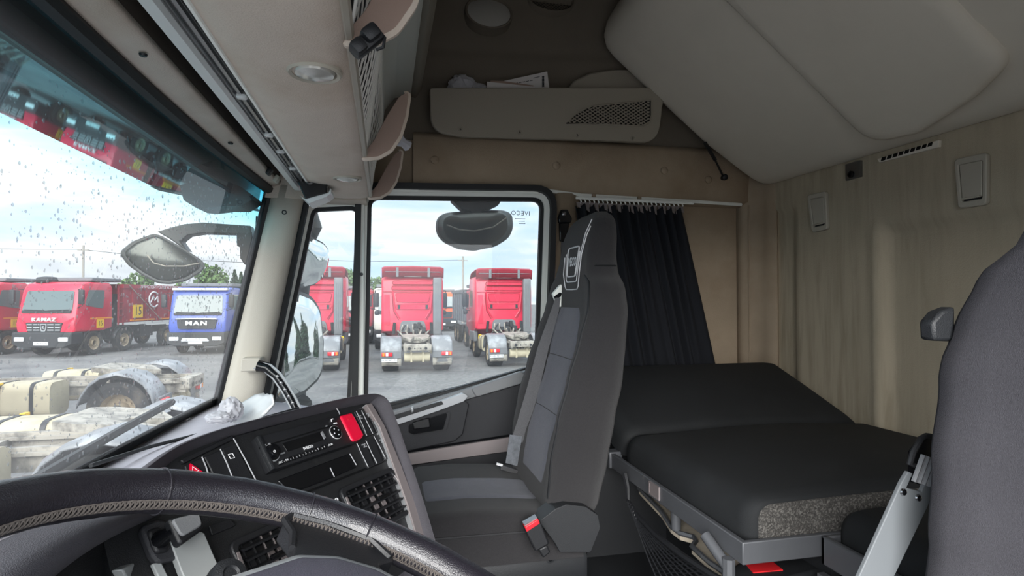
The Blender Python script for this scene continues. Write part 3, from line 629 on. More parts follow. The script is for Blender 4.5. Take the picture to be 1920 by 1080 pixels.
# ---------------------------------------------------------------- A pillar
bm = B(); sec = []
for k in range(9):
    z = -.40+.77*k/8; xl = WX(2.0, z)+.012; xr = -.268-.19*(.31-z)
    sec.append([(xl, 2.03, z), (xl+.004, 2.0, z), (xl+.03, 1.985, z), (xr-.035, 1.99, z), (xr-.012, 2.0, z), (xr, 2.03, z), (xr, 2.09, z)])
loft(bm, sec); obj('pillar', bm, 'pillar_trim', sm=80, sol=.005, kind='structure'); bpy.data.objects['pillar'].name = 'trim_6'
q = P(533, 398, Y=1.985); bm = B(); lathe(bm, [(.008, 0), (.008, .004), (.005, .004), (.004, .001)], axis((q.x, 1.988, q.z), (0, -1, 0)), 12); finish(obj('screw_cap', bm, 'black_plastic'), 'dark round screw plug near the top of the pale windscreen pillar', 'screw')
bm = B(); tube(bm, [(-.262-.19*(.31-z), 2.035, z) for z in [-.38+.72*k/8 for k in range(9)]], .013, 8); obj('trim_7', bm, 'rubber', kind='structure')
# ---------------------------------------------------------------- passenger door
door = thing('door_1', 'passenger door with big sloping window, quarter window and dark lower panel', None, (.1, 2.1, -.6), kind='structure')
WIN = [(-.045, .352), (.575, .368), (.553, -.262), (-.055, -.385)]
QW = [(-.235, .303), (-.098, .314), (-.128, -.40), (-.372, -.40)]
def fr(poly, a, b, y0, y1, m, name, rr):
    bm = B(); n = 6; ring(bm, xz(rpoly(offs(poly, b), rr+b, n), y0), xz(rpoly(offs(poly, a), max(.001, rr+a), n), y0), (0, y1-y0, 0)); return obj(name, bm, m, door, sm=30)
fr(WIN, 0, .014, 2.095, 2.115, 'rubber', 'window_seal', .03); fr(WIN, .014, .034, 2.085, 2.125, 'white_plastic', 'window_frame', .03); fr(WIN, .034, .055, 2.06, 2.13, 'rubber', 'door_seal', .03)
fr(QW, 0, .013, 2.095, 2.115, 'rubber', 'window_seal', .02); fr(QW, .013, .03, 2.09, 2.12, 'white_plastic', 'window_frame', .02)
bm = B(); bx(bm, (-.089, 2.07, -.42), (-.068, 2.11, .35)); obj('window_divider', bm, 'white_plastic', door, bev=.004)
bm = B(); lathe(bm, [(.006, 0), (.006, .003)], axis((-.078, 2.069, .085), (0, -1, 0)), 10); obj('screw', bm, 'black_plastic', door)
bm = B(); prism(bm, xz(WIN, 2.105), (0, .004, 0)); obj('door_pane', bm, 'door_glass', door, sm=0)
bm = B(); prism(bm, xz(QW, 2.105), (0, .004, 0)); obj('quarter_pane', bm, 'door_glass', door, sm=0)
mir = Matrix.Diagonal((-1, 1, 1, 1))
q = P(976, 400, Y=2.103)
text('glass_print', 'IVECO', .024, Matrix.Translation((q.x, 2.103, q.z)) @ Matrix.Rotation(pi/2, 4, 'X') @ mir, 'grey_mark', door, .0002, 1.1, 1.0, local=False)
bm = B()
for k, (a, b) in enumerate(((-.02, .02), (-.018, .008), (-.02, .006))):
    for i in range(int((b-a)/.005)): bx(bm, (q.x-.002-(a+i*.005), 2.103, q.z-.022-k*.009), (q.x-.002-(a+i*.005+.0035), 2.1035, q.z-.019-k*.009))
obj('glass_small_print', bm, 'grey_mark', door, sm=0)
# door panel below the window
def D(px, py, y=2.04): q = P(px, py, Y=y); return Vector((q.x, y, q.z))
def pan(name, pxs, y, th, m, par=door, r=.0, bev=.004, n=4):
    pts = [P(a, b, Y=y) for a, b in pxs]; pp = rpoly([(p.x, p.z) for p in pts], r, n) if r else [Vector((p.x, p.z)) for p in pts]
    bm = B(); prism(bm, xz(pp, y), (0, th, 0)); return obj(name, bm, m, par, bev=bev, sm=30)
bm = B(); prism(bm, [(-.4, 2.06, -.40), (-.05, 2.06, -.415), (.56, 2.06, -.29), (.66, 2.06, -.27), (.66, 2.06, FL), (-.5, 2.06, FL)], (0, .07, 0)); obj('door_panel', bm, 'door_dark', door, sm=0)
pan('sill_cap', [(700, 783), (985, 697), (1000, 690), (1000, 706), (985, 722), (700, 802)], 2.045, .05, 'door_light')
pan('window_gasket', [(690, 774), (1000, 686), (1000, 694), (690, 790)], 2.08, .03, 'rubber')
up = pan('upper_panel', [(700, 800), (985, 718), (1010, 712), (1010, 830), (700, 880)], 2.035, .05, 'door_dark')
pan('arm_pad', [(884, 728), (978, 697), (988, 703), (984, 718), (893, 745)], 2.022, .03, 'door_light', r=.012)
pan('handle_surround', [(700, 800), (868, 748), (880, 758), (868, 815), (852, 828), (700, 860)], 2.024, .02, 'door_dark', r=.008)
pan('pull_bar', [(700, 797), (828, 752), (868, 738), (878, 742), (870, 752), (822, 770), (700, 812)], 2.012, .03, 'silver', r=.006)
pan('grip_recess', [(700, 790), (828, 752), (832, 758), (700, 800)], 2.009, .004, 'black_plastic', bev=0)
bm = B(); rc = [P(a, b, Y=2.02) for a, b in ((764, 796), (846, 771), (836, 806), (775, 816), (764, 812))]; rp = rpoly([(p.x, p.z) for p in rc], .008, 4); ri = rpoly([(p.x*.9+.0115, p.z*.93-.031) for p in rc], .008, 4)
ring(bm, xz(rp, 2.018), xz(ri, 2.018), (0, .008, 0)); obj('recess_rim', bm, 'door_dark', door)
bm = B(); prism(bm, xz(ri, 2.0235), (0, .004, 0)); obj('handle_recess', bm, 'gloss_black', door, sm=0)
pan('door_handle', [(772, 793), (805, 783), (808, 802), (776, 806)], 2.012, .014, 'black_plastic', r=.006)
pan('lock_knob', [(770, 764), (776, 762), (777, 773), (771, 775)], 2.0, .012, 'silver')
pan('trim_strip', [(700, 862), (962, 819), (958, 846), (700, 882)], 2.02, .04, 'trim_mauve', r=.004)
pan('lower_panel', [(700, 884), (1000, 838), (1000, 1000), (700, 1000)], 2.03, .03, 'door_dark')
pan('panel_groove', [(700, 854), (1000, 808), (1000, 816), (700, 861)], 2.03, .01, 'gloss_black', bev=0)
# B pillar, belt anchor
bm = B(); loft(bm, [[(.632, 2.13, z), (.634, 2.085, z), (.66, 2.075, z), (.72, 2.085, z), (.74, 2.13, z)] for z in (FL, -.2, .40)]); obj('trim_8', bm, 'wall_trim', sm=60, sol=.006, kind='structure')
an = thing('belt_anchor', 'black belt anchor bracket bolted to the brown door pillar above the passenger seat', 'anchor', (.68, 2.07, .0))
bm = B(); pp = [P(a, b, Y=2.06) for a, b in ((1052, 393), (1064, 393), (1072, 410), (1070, 418), (1048, 418), (1047, 408))]; prism(bm, [(p.x, 2.055, p.z) for p in pp], (0, .02, 0))
pp = [P(a, b, Y=2.06) for a, b in ((1049, 418), (1068, 418), (1062, 455), (1050, 452))]; prism(bm, [(p.x, 2.058, p.z) for p in pp], (0, .015, 0)); obj('bracket', bm, 'gloss_black', an, bev=.003)
q = P(1058, 401, Y=2.05); bm = B(); lathe(bm, [(.009, 0), (.009, .006), (.005, .009)], axis((q.x, 2.056, q.z), (0, -1, 0)), 12); obj('bolt', bm, 'steel', an)
bm = B(); pp = [P(a, b, Y=2.065) for a, b in ((1052, 450), (1058, 450), (1056, 560), (1051, 560))]; prism(bm, [(p.x, 2.064, p.z) for p in pp], (0, .003, 0)); obj('belt_strap', bm, 'belt', an, sm=0)
# padded strip above the door, four press buttons
bm = B(); secs = []
for k in range(25):
    x = .1+1.37*k/24; b = .012*math.exp(-((x-1.40)/.06)**2)-.004*math.exp(-((x-.72)/.03)**2)
    z0 = .395-.02*sst(.5, .75, x); secs.append([(x, 2.135, .605+.005*x), (x, 2.105-b, .603+.005*x), (x, 2.092-b, .585), (x, 2.088-b*.6, .5), (x, 2.092-b, z0+.02), (x, 2.115, z0), (x, 2.135, z0)])
loft(bm, secs, True, True); strip = obj('trim_9', bm, 'wall_trim', sm=70, kind='structure', label='padded brown strip above the door')
for px, py in ((815, 300), (1043, 311), (1245, 320), (1328, 337)):
    q = P(px, py, Y=2.088); bm = B(); lathe(bm, [(.015, -.004), (.015, .007), (.011, .011), (.003, .012)], axis((q.x, 2.09, q.z), (0, -1, 0)), 16); obj('button', bm, 'wall_trim', strip)
bm = B(); rl = [P(a, b, Y=2.085) for a, b in ((722, 353), (860, 353), (1030, 358), (1090, 366), (1300, 378), (1390, 384))]; tube(bm, [(p.x, 2.085, p.z) for p in rl], .007, 6); tube(bm, [(p.x, 2.09, p.z-.014) for p in rl[:3]], .006, 6); obj('trim_10', bm, 'white_plastic', kind='structure')
for px, py in ((805, 350), (880, 350), (972, 353), (1113, 367), (1198, 372)):
    q = P(px, py, Y=2.08); bm = B(); bx(bm, (q.x-.008, 2.072, q.z-.006), (q.x+.008, 2.092, q.z+.006)); obj('trim_clip', bm, 'wall_trim', strip, bev=.002)
bm = B(); bx(bm, (-.38, 1.985, .328), (-.06, 2.13, .41)); obj('trim_11', bm, 'beige_trim', sm=0, kind='structure')
# ================================================================ OVERHEAD CONSOLE
def poly_on(pxs, **k): return [P(a, b, **k) for a, b in pxs]
oc = thing('overhead_console', 'beige overhead storage console above the windscreen with netted compartments', 'console', (-.1, 1.0, .32))
prof = [(-.215, .38), (-.213, .335), (-.205, .324), (-.17, .319), (-.12, .317), (-.075, .319), (-.055, .323), (-.047, .331), (-.05, .345)]
secs = []
for k in range(23):
    y = -.2+2.2*k/22; e = max(0, (y-1.86)/.14); secs.append([(x*(1-.0*e), y, z+.06*e**2*(1 if z < .34 else .5)) for x, z in prof])
bm = B(); loft(bm, secs); obj('underside', bm, 'beige_trim', oc, sm=70, sol=.006)
bm = B(); tube(bm, [(-.047, y, .333) for y in (-.2, .5, 1, 1.5, 1.9)], .009, 8); obj('lower_lip', bm, 'latch_beige', oc)
bm = B(); loft(bm, [[(-.03, y, .60), (-.008, y, .59), (-.004, y, .64), (.03, y, .685), (.086, y, .70)] for y in (-.2, .9, 1.99)]); obj('soffit', bm, 'white_plastic', oc, sm=50, sol=.006)
bm = B(); tube(bm, [(.001, y, .662) for y in (-.2, 1.99)], .003, 5); obj('soffit_seam', bm, 'shelf_trim', oc)
bm = B()
for px, py in ((735, 72), (733, 162)):
    q = P(px, py, Z=.686); lathe(bm, [(.011, -.004), (.011, .003)], axis((q.x, q.y, .688), (0, 0, 1)), 12)
obj('oval_hole', bm, 'gloss_black', oc, kind='stuff')
bm = B(); loft(bm, [[(.086, y, .70), (.10, y, .695), (.118, y, .72), (.13, y, 1.2)] for y in (-.2, 1, 2.0)]); obj('rear_edge_strip', bm, 'shelf_trim', oc, sm=40, sol=.006)
bm = B(); loft(bm, [[(-.20, y, .60), (-.20, y, .345), (-.06, y, .345)] for y in (-.2, 2.0)]); obj('compartment_back', bm, 'roof_cloth', oc, sm=0, sol=.005)
CH = [(-.05, .323), (-.015, .328), (.012, .345), (.034, .38), (.048, .43), (.055, .485), (.032, .472), (.002, .42), (-.025, .365), (-.046, .337)]
CH = [tuple(p) for p in rpoly(CH, [.004, .02, .03, .04, .05, .006, .03, .05, .05, .01], 3)]; NC = 24
cy = (.745, 1.36, 1.9)
for y in cy:
    bm = B(); prism(bm, [(x, y, z) for x, z in CH], (0, .014, 0)); ck = obj('cheek', bm, 'brown_tray', oc, sm=0, bev=.003)
    bm = B(); tube(bm, [(x, y+.007, z) for x, z in CH[:NC]], .007, 6); obj('cheek_edge', bm, 'beige_trim', ck)
    bm = B(); tube(bm, [(-.05, y-.002, .325), (-.056, y-.002, .40), (-.056, y-.002, .5)], .007, 6); obj('cheek_post', bm, 'latch_beige', ck)
def netpt(s, y, y0, y1):
    b = sin(pi*(y-y0)/(y1-y0)); x = -.044+.034*s+.016*sin(pi*s)*b; z = .338+.25*s; return Vector((x, y, z))
def net(name, y0, y1, m, par, nu=16, nv=5, r=.0014):
    bm = B()
    for d in (1, -1):
        for k in range(-nv, nu+nv):
            pts = []
            for j in range(13):
                s = j/12; u = k/nu+d*(s-.5)*nv/nu*.9+.5/nu*(d < 0)
                if 0 <= u <= 1: pts.append(netpt(s, y0+(y1-y0)*u, y0, y1))
            if len(pts) > 1: tube(bm, pts, r, 4)
    for s in (0, 1): tube(bm, [netpt(s, y0+(y1-y0)*k/12, y0, y1) for k in range(13)], r*2, 5)
    for yy in (y0, y1): tube(bm, [netpt(k/6, yy, y0, y1) for k in range(7)], r*2, 5)
    return obj(name, bm, m, par, sm=60, kind='stuff')
net('storage_net', .765, 1.355, 'net_white', oc); net('storage_net', 1.38, 1.89, 'net_white', oc, 15, 5)
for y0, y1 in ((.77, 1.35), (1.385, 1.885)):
    bm = B(); loft(bm, [[netpt(s, y, y0, y1)-Vector((.03, 0, 0)) for s in (0, .5, 1)] for y in (y0, (y0+y1)/2, y1)]); obj('painted_shade', bm, 'dark_board', oc, sol=.003)  # dark sheet behind the net paints in the compartment's shade
# crumpled clear bag in the far compartment
bm = B(); tube(bm, [(.02, 1.6, .45), (.035, 1.6, .435), (.05, 1.61, .43), (.062, 1.62, .425)], [.018, .02, .012, .016], 8); finish(obj('plastic_bag', bm, 'bag_plastic', bev=0), 'crumpled clear bag sticking out of the far overhead compartment', 'bag')
# black strap over the first cheek
st = thing('black_strap', 'bundled black strap hanging over the netted overhead compartment', 'strap', (-.02, .77, .36))
A1, A2 = P(662, 100, Y=.71), P(712, 60, Y=.715)
bm = B(); d = (A2-A1); M3 = axis((A1+A2)/2, d).to_3x3(); rbx(bm, (A1+A2)/2, (.02, .02, d.length*1.02), .006, 2, M3); rbx(bm, A1.lerp(A2, .65)+Vector((0, -.008, .003)), (.022, .018, .022), .005, 2, M3); rbx(bm, A1.lerp(A2, .2)+Vector((0, -.006, 0)), (.02, .018, .018), .005, 2, M3); obj('bundle', bm, 'black_plastic', st)
bm = B(); tube(bm, [A2+Vector(v) for v in ((0, 0, 0), (.006, -.004, -.008), (.004, -.004, -.02), (-.004, 0, -.022))], .0022, 5); obj('loop', bm, 'black_plastic', st)
# reading lamps
for px, py, r, lb in ((590, 133, .037, 'oval reading lamp in the beige overhead console, nearer the camera'), (651, 333, .037, 'oval reading lamp in the beige overhead console, above the passenger door')):
    q = P(px, py, Z=.317); t = thing('reading_lamp', lb, 'lamp', (q.x, q.y, .315), group='overhead reading lamps')
    bm = B(); lathe(bm, [(r, .006), (r, -.003), (r*.93, -.006), (r*.82, -.004), (r*.8, .004)], axis((q.x, q.y, .317), (0, 0, 1)), 28, False); obj('bezel', bm, 'latch_beige', t)
    bm = B(); lathe(bm, [(r*.82, .002), (r*.7, -.006), (r*.35, -.010), (.002, -.011)], axis((q.x, q.y, .317), (0, 0, 1)), 28); obj('lens', bm, 'lamp_lens', t)
# blind rail
rl = thing('blind_rail', 'long silver rail running along the beige overhead console', 'rail', (-.235, .8, .32))
Y0, Y1 = -.2, 1.78
bm = B(); prism(bm, [(-.262, Y0, .325), (-.258, Y0, .318), (-.242, Y0, .317), (-.238, Y0, .323), (-.238, Y0, .34), (-.262, Y0, .34)], (0, Y1-Y0, 0)); obj('front_bar', bm, 'rail_silver', rl, sm=0)
bm = B(); prism(bm, [(-.238, Y0, .329), (-.208, Y0, .329), (-.208, Y0, .335), (-.238, Y0, .335)], (0, Y1-Y0, 0)); obj('groove', bm, 'rail_silver', rl, sm=0)
bm = B(); prism(bm, [(-.226, Y0, .322), (-.221, Y0, .322), (-.221, Y0, .33), (-.226, Y0, .33)], (0, Y1-Y0, 0)); tube(bm, [(-.234, y, .326+.001*sin(y*30)) for y in [Y0+(Y1-Y0)*k/30 for k in range(31)]], .0025, 5); obj('cable', bm, 'steel', rl)
bm = B(); prism(bm, [(-.2195, Y0, .3275), (-.2115, Y0, .3275), (-.2115, Y0, .3295), (-.2195, Y0, .3295)], (0, 1.45-Y0, 0)); obj('slot', bm, 'gloss_black', rl, sm=0)
bm = B(); tube(bm, [(-.209, Y0, .322), (-.209, Y1, .322)], .004, 6); obj('rear_lip', bm, 'white_plastic', rl)
for y in (.98, 1.2, 1.33, 1.5):
    bm = B(); rbx(bm, (-.222, y, .321), (.016, .012, .008), .002, 1); obj('clip', bm, 'rail_silver', rl)
# dark clips at the end of the header
for i, (px, py) in enumerate(((505, 322), (519, 336))):
    q = P(px, py, Y=1.78); bm = B(); rbx(bm, q, (.012, .03, .022), .004, 2, Matrix.Rotation(.5, 3, 'Y')); finish(obj('visor_clip', bm, 'black_plastic' if i == 0 else 'latch_beige'), ('dark' if i == 0 else 'pale')+' visor clip in the header by the end of the silver rail', 'clip')
# black box at the end of the rail
bx_ = thing('dashcam_box', 'black box device with a lens clipped at the far end of the silver rail', 'device', (-.2, 1.72, .28))
def onY(pxs, y): return [Vector((p.x, y, p.z)) for p in poly_on(pxs, Y=y)]
bm = B(); f1 = onY(((551, 325), (605, 318), (614, 345), (612, 362), (572, 373)), 1.66); prism(bm, f1, (0, .10, 0)); obj('housing', bm, 'gloss_black', bx_, sm=0, bev=.003)
bm = B(); prism(bm, onY(((577, 304), (598, 302), (611, 322), (606, 334), (572, 324)), 1.655), (0, .05, 0)); obj('bracket', bm, 'black_plastic', bx_, sm=0, bev=.003)
bm = B(); prism(bm, onY(((562, 366), (572, 373), (616, 361), (620, 352), (621, 362), (612, 369), (579, 382)), 1.663), (0, .09, 0)); obj('silver_edge', bm, 'rail_silver', bx_, sm=0, bev=.002)
q = P(580, 338, Y=1.655); bm = B(); lathe(bm, [(.011, 0), (.011, .006), (.007, .007), (.005, .003)], axis((q.x, 1.661, q.z), (0, -1, 0)), 16); obj('lens', bm, 'gloss_black', bx_)
bm = B()
for k in range(3): prism(bm, onY(((580, 306+k*4), (596, 305+k*4), (596, 307+k*4), (580, 308+k*4)), 1.653), (0, .004, 0))
obj('rib', bm, 'black_plastic', bx_, sm=0, kind='stuff')
# ---------------------------------------------------------------- wall lamp, speaker, side shelf
for nm, px, py, rx, rz, lb, m in (('wall_lamp', 917, 24, .088, .07, 'oval lamp high on the dark side wall above the shelf', 'latch_beige'), ('speaker', 1033, 2, .09, .05, 'round speaker grille high on the dark side wall, right of the oval lamp', 'roof_cloth')):
    q = P(px, py, Y=2.035); t = thing(nm, lb, 'lamp' if nm == 'wall_lamp' else 'speaker', (q.x, 2.04, q.z)); Mz = axis((q.x, 2.045, q.z), (0, -1, .25)) @ Matrix.Diagonal((1, rz/rx, 1, 1))
    bm = B(); lathe(bm, [(rx, -.03), (rx, .012), (rx*.95, .016), (rx*.9, .012), (rx*.9, -.01)], Mz, 32, False); obj('bezel', bm, 'roof_cloth', t)
    if nm == 'wall_lamp':
        bm = B(); lathe(bm, [(rx*.92, .008), (rx*.7, .016), (rx*.3, .02), (.003, .021)], Mz, 32); obj('lens', bm, 'lamp_lens', t)
    else:
        bm = B(); lathe(bm, [(rx*.9, .004), (.003, .004)], Mz, 32); obj('mesh_back', bm, 'black_plastic', t)
        bm = B()
        for i in range(-6, 7):
            for j in range(-6, 7):
                c = Vector((i*.013+(j % 2)*.0065, j*.0113, .006))
                if c.xy.length < rx*.85: tube(bm, [Mz @ (c+Vector((.0065*cos(a), .0065*sin(a), 0))) for a in [k*pi/3 for k in range(6)]], .0012, 3, True)
        obj('grille', bm, 'roof_cloth', t, sm=0, kind='stuff')
SY = 2.0
sh = thing('side_shelf', 'grey-beige wall shelf with a mesh grille on its front, under the roof', 'shelf', (.6, 2.04, .62))
ol = poly_on(((806, 164), (1250, 164), (1242, 200), (1234, 268), (1120, 263), (868, 256), (808, 246)), Y=SY)
op = rpoly([(p.x, p.z) for p in ol], [.012, .005, .02, .10, 0, .02, .14], 6)
bm = B(); prism(bm, xz(op, SY), (0, .02, 0)); obj('front_panel', bm, 'shelf_trim', sh, bev=.006, sm=30)
bm = B(); x0, x1 = min(p.x for p in op)+.03, max(p.x for p in op)-.03; bx(bm, (x0, SY+.02, .63), (x1, 2.14, .645)); obj('shelf_board', bm, 'shelf_trim', sh, sm=0)
bm = B(); pk = poly_on(((1062, 170), (1075, 152), (1105, 138), (1150, 131), (1185, 131), (1240, 165), (1240, 172)), Y=2.06); prism(bm, [(p.x, 2.05, p.z) for p in pk], (0, .05, 0)); obj('raised_pocket', bm, 'shelf_trim', sh, bev=.012, sm=30)
gp = poly_on(((1062, 231), (1085, 208), (1110, 199), (1220, 188), (1221, 215), (1218, 230), (1205, 237), (1140, 234)), Y=SY-.001)
bm = B(); prism(bm, [(p.x, SY-.0015, p.z) for p in gp], (0, .003, 0)); gr = obj('grille_dark_plate', bm, 'gloss_black', sh, sm=0)  # dark plate set proud, its colour standing for a shaded opening
bm = B(); tube(bm, [(p.x, SY-.003, p.z) for p in gp], .003, 5, True); obj('grille_frame', bm, 'shelf_trim', gr)
def inside(p, poly):
    c = False; j = len(poly)-1
    for i in range(len(poly)):
        a, b = poly[i], poly[j]
        if (a.z > p[1]) != (b.z > p[1]) and p[0] < (b.x-a.x)*(p[1]-a.z)/(b.z-a.z)+a.x: c = not c
        j = i
    return c
bm = B(); gx0, gx1, gz0, gz1 = min(p.x for p in gp), max(p.x for p in gp), min(p.z for p in gp), max(p.z for p in gp)
for sg in (1, -1):
    for k in range(-50, 50):
        run = []
        for j in range(41):
            x = gx0+j*(gx1-gx0)/40; z = gz0+sg*(x-gx0)*.62+k*.0125; ok = j < 40 and inside((x, z), gp)
            if ok: run.append((x, SY-.003, z))
            elif run:
                if len(run) > 1: tube(bm, [run[0], run[-1]], .0021, 4)
                run = []
obj('grille_mesh', bm, 'shelf_trim', gr, sm=0, kind='stuff')
for px, py in ((863, 242), (975, 248), (1083, 253), (1186, 259)):
    q = P(px, py, Y=SY); bm = B(); lathe(bm, [(.010, -.003), (.010, .0015), (.0075, .0015), (.0072, -.0005), (.003, .0)], axis((q.x, SY, q.z), (0, -1, 0)), 18); obj('screw_cap', bm, 'shelf_trim', sh)
# things on the shelf
import mathutils.noise as mn
def crumple(bm, c, s, seed, sub=4, amp=.35, fq=3.0):
    vs = bmesh.ops.create_icosphere(bm, subdivisions=sub, radius=1)['verts']
    for v in vs:
        p = v.co.copy(); n = mn.noise(p*fq+Vector((seed, 0, 0)))*.6+abs(mn.noise(p*fq*2.3+Vector((0, seed, 0))))*.5
        v.co = Vector(c)+Vector((p.x*s[0], p.y*s[1], p.z*s[2]))*(1+amp*n)
q1, q2 = P(868, 152, Y=2.06), P(893, 160, Y=2.07)
bm = B(); crumple(bm, (q1.x, 2.065, q1.z-.035), (.055, .03, .055), 3.1); crumple(bm, (q2.x+.01, 2.07, q2.z-.03), (.05, .025, .035), 8.7); finish(obj('plastic_bag', bm, 'bag_plastic', sm=25), 'crumpled whitish plastic bag lying on the wall shelf under the roof', 'bag')
def sheet(name, pxs, y, m, lb, cat, th=.004):
    t = thing(name, lb, cat, P(*pxs[0], Y=y)); bm = B(); prism(bm, [(p.x, y, p.z) for p in poly_on(pxs, Y=y)], (0, th, 0)); obj('sheet', bm, m, t, sm=0); return t
e1 = sheet('leaflet', ((944, 170), (944, 152), (1026, 134), (1030, 166), (1030, 172)), 2.05, 'paper', 'printed folded leaflet with a dark bar at its edge, standing on the wall shelf', 'leaflet')
bm = B()
for k in range(8): prism(bm, onY(((1016, 143+k*2.6), (1020, 142+k*2.6), (1021, 144+k*2.6), (1017, 145+k*2.6)), 2.0485), (0, .001, 0))
for k in range(7): prism(bm, onY(((952+k*7, 158-k*1.2), (957+k*7, 157-k*1.2), (957+k*7, 158-k*1.2), (952+k*7, 159-k*1.2)), 2.0485), (0, .001, 0))
prism(bm, onY(((1000, 146), (1012, 143), (1012, 144), (1000, 147)), 2.0485), (0, .001, 0)); obj('print', bm, 'print_ink', e1, sm=0, kind='stuff')
e2 = sheet('envelope', ((913, 153), (1026, 165), (1026, 172), (913, 172)), 2.035, 'paper', 'white envelope lying flat before the printed leaflet on the wall shelf', 'envelope', .003)
sheet('brown_envelope', ((920, 151), (945, 152), (1000, 160), (1000, 170), (920, 170)), 2.042, 'brown_tray', 'brown envelope between the white one and the printed leaflet', 'envelope')
# ---------------------------------------------------------------- folded upper bunk
bk = thing('upper_bunk', 'big grey-beige upper bunk folded up against the rear wall', 'bunk', (1.2, 1.0, .45))
pr = [(1.02, 1.2), (.9, 1.15), (.835, 1.09), (.80, 1.03), (.79, .985), (.80, .945), (.83, .912), (.87, .88), (1.0, .775), (1.225, .597), (1.38, .496), (1.43, .466), (1.465, .452), (1.49, .452), (1.503, .47), (1.503, 1.2)]
pcx, pcz = 1.2, .8
secs = [[(pcx+(x-pcx)*s, y, pcz+(z-pcz)*s) for x, z in pr] for y, s in ((2.02, .955), (2.015, .975), (2.0, .99), (1.97, 1.0), (1.4, 1.0), (.6, 1), (-.18, 1))]
bm = B(); loft(bm, secs, True, True); obj('bunk_shell', bm, 'bunk_trim', bk, sm=50)
dv = Vector((-.785, 0, .62)); nv = Vector((-.62, 0, -.785)); o0 = Vector((1.44, 0, .459))
pad = rpoly([(1.42, .03), (1.42, .83), (.97, .83), (.975, .12), (1.09, .065), (1.27, .015)], [.08, .05, .05, .07, .06, .06], 8)
bm = B()
L = []
for hgt, ins in ((-.01, 0), (.022, 0), (.035, .006), (.043, .018), (.046, .04)):
    c = Vector((1.2, .42)); L.append([o0+Vector((0, c.x+(p.x-c.x)*(1-ins/.22), 0))+dv*(c.y+(p.y-c.y)*(1-ins/.4))+nv*hgt for p in pad])
loft(bm, L, True, True); obj('bunk_pad', bm, 'bunk_trim', bk, sm=70)
bm = B(); gs = [P(1322, 268, Y=1.95), P(1341, 300, Y=2.0), P(1357, 333, Y=2.075)]
tube(bm, gs[:2], .007, 8); tube(bm, gs[1:], .004, 8); lathe(bm, [(.008, -.012), (.012, 0), (.012, .012), (.006, .018)], axis(gs[2], (0, -1, 0)), 10); obj('gas_strut', bm, 'rubber', bk)
# ---------------------------------------------------------------- rear wall fittings
XR = 1.50
def onX(pxs, x): return [Vector((x, p.y, p.z)) for p in poly_on(pxs, X=x)]
def flush(pxs, lb):
    q = onX(pxs, XR); c = sum(q, Vector())/4; t = thing('flush_latch', lb, 'latch', c, group='beige flush latches on the rear wall')
    sh_ = lambda s, x, dz=0: [Vector((x, c.y+(p.y-c.y)*s, c.z+(p.z-c.z)*s+dz)) for p in q]
    rp_ = lambda s, x, r: [Vector((x, p.x, p.y)) for p in rpoly([(v.y, v.z) for v in sh_(s, x)], r, 4)]
    bm = B(); ring(bm, rp_(1, XR, .012), rp_(.74, XR, .006), (-.014, 0, 0)); obj('frame', bm, 'latch_beige', t, bev=.003, sm=30)
    bm = B(); prism(bm, rp_(.76, XR-.003, .004), (-.002, 0, 0)); obj('recess', bm, 'dark_board', t, sm=0)
    bm = B(); prism(bm, [v+Vector((0, 0, .003)) for v in rp_(.69, XR-.006, .004)], (-.007, 0, 0)); obj('lid', bm, 'latch_beige', t, bev=.002, sm=30)
    bm = B(); lo = sorted(sh_(.66, XR-.016), key=lambda v: v.z)[:2]; tube(bm, [lo[0]+Vector((0, 0, .001)), lo[1]+Vector((0, 0, .001))], .003, 5); obj('finger_lip', bm, 'latch_beige', t)
flush(((1519, 366), (1554, 359), (1557, 430), (1528, 436)), 'smaller beige flush latch low on the rear wall, by the corner post')
flush(((1796, 299), (1858, 286), (1857, 384), (1804, 392)), 'larger beige flush latch on the rear wall, above the driver seat')
br = thing('bunk_bracket', 'shiny metal bracket with a bolt under the folded bunk on the rear wall', 'bracket', onX(((1598, 320),), 1.48)[0])
bm = B(); prism(bm, onX(((1584, 308), (1612, 300), (1612, 331), (1585, 339)), 1.488), (.012, 0, 0)); obj('plate', bm, 'steel', br, bev=.002, sm=0)
q = onX(((1596, 327),), 1.486)[0]; bm = B(); lathe(bm, [(.011, -.002), (.011, .005), (.006, .006), (.005, .001)], axis(q, (-1, 0, 0)), 14); obj('bolt', bm, 'gloss_black', br)
vt = thing('wall_vent', 'slotted dark vent strip under the folded bunk, left of the larger latch', 'vent', onX(((1700, 283),), 1.48)[0])
bm = B(); prism(bm, onX(((1644, 298), (1760, 262), (1759, 276), (1648, 305)), 1.49), (.012, 0, 0)); obj('strip', bm, 'bunk_trim', vt, bev=.002, sm=0)
for k in range(9):
    f = .05+k*.105; a = Vector((1648, 297)).lerp(Vector((1752, 265)), f)
    bm = B(); prism(bm, onX(((a.x, a.y), (a.x+8, a.y-2.5), (a.x+6, a.y+4.5), (a.x-2, a.y+7)), 1.4885), (.004, 0, 0)); obj('slot', bm, 'gloss_black', vt, sm=0)
q = onX(((1618, 643),), 1.515)[0]; bm = B(); lathe(bm, [(.014, 0), (.012, .004), (.002, .006)], axis((1.525, q.y, q.z), (-1, 0, 0)), 18); finish(obj('wall_button', bm, 'rear_wall'), 'round trim button low on the stained rear wall above the mattress', 'button')
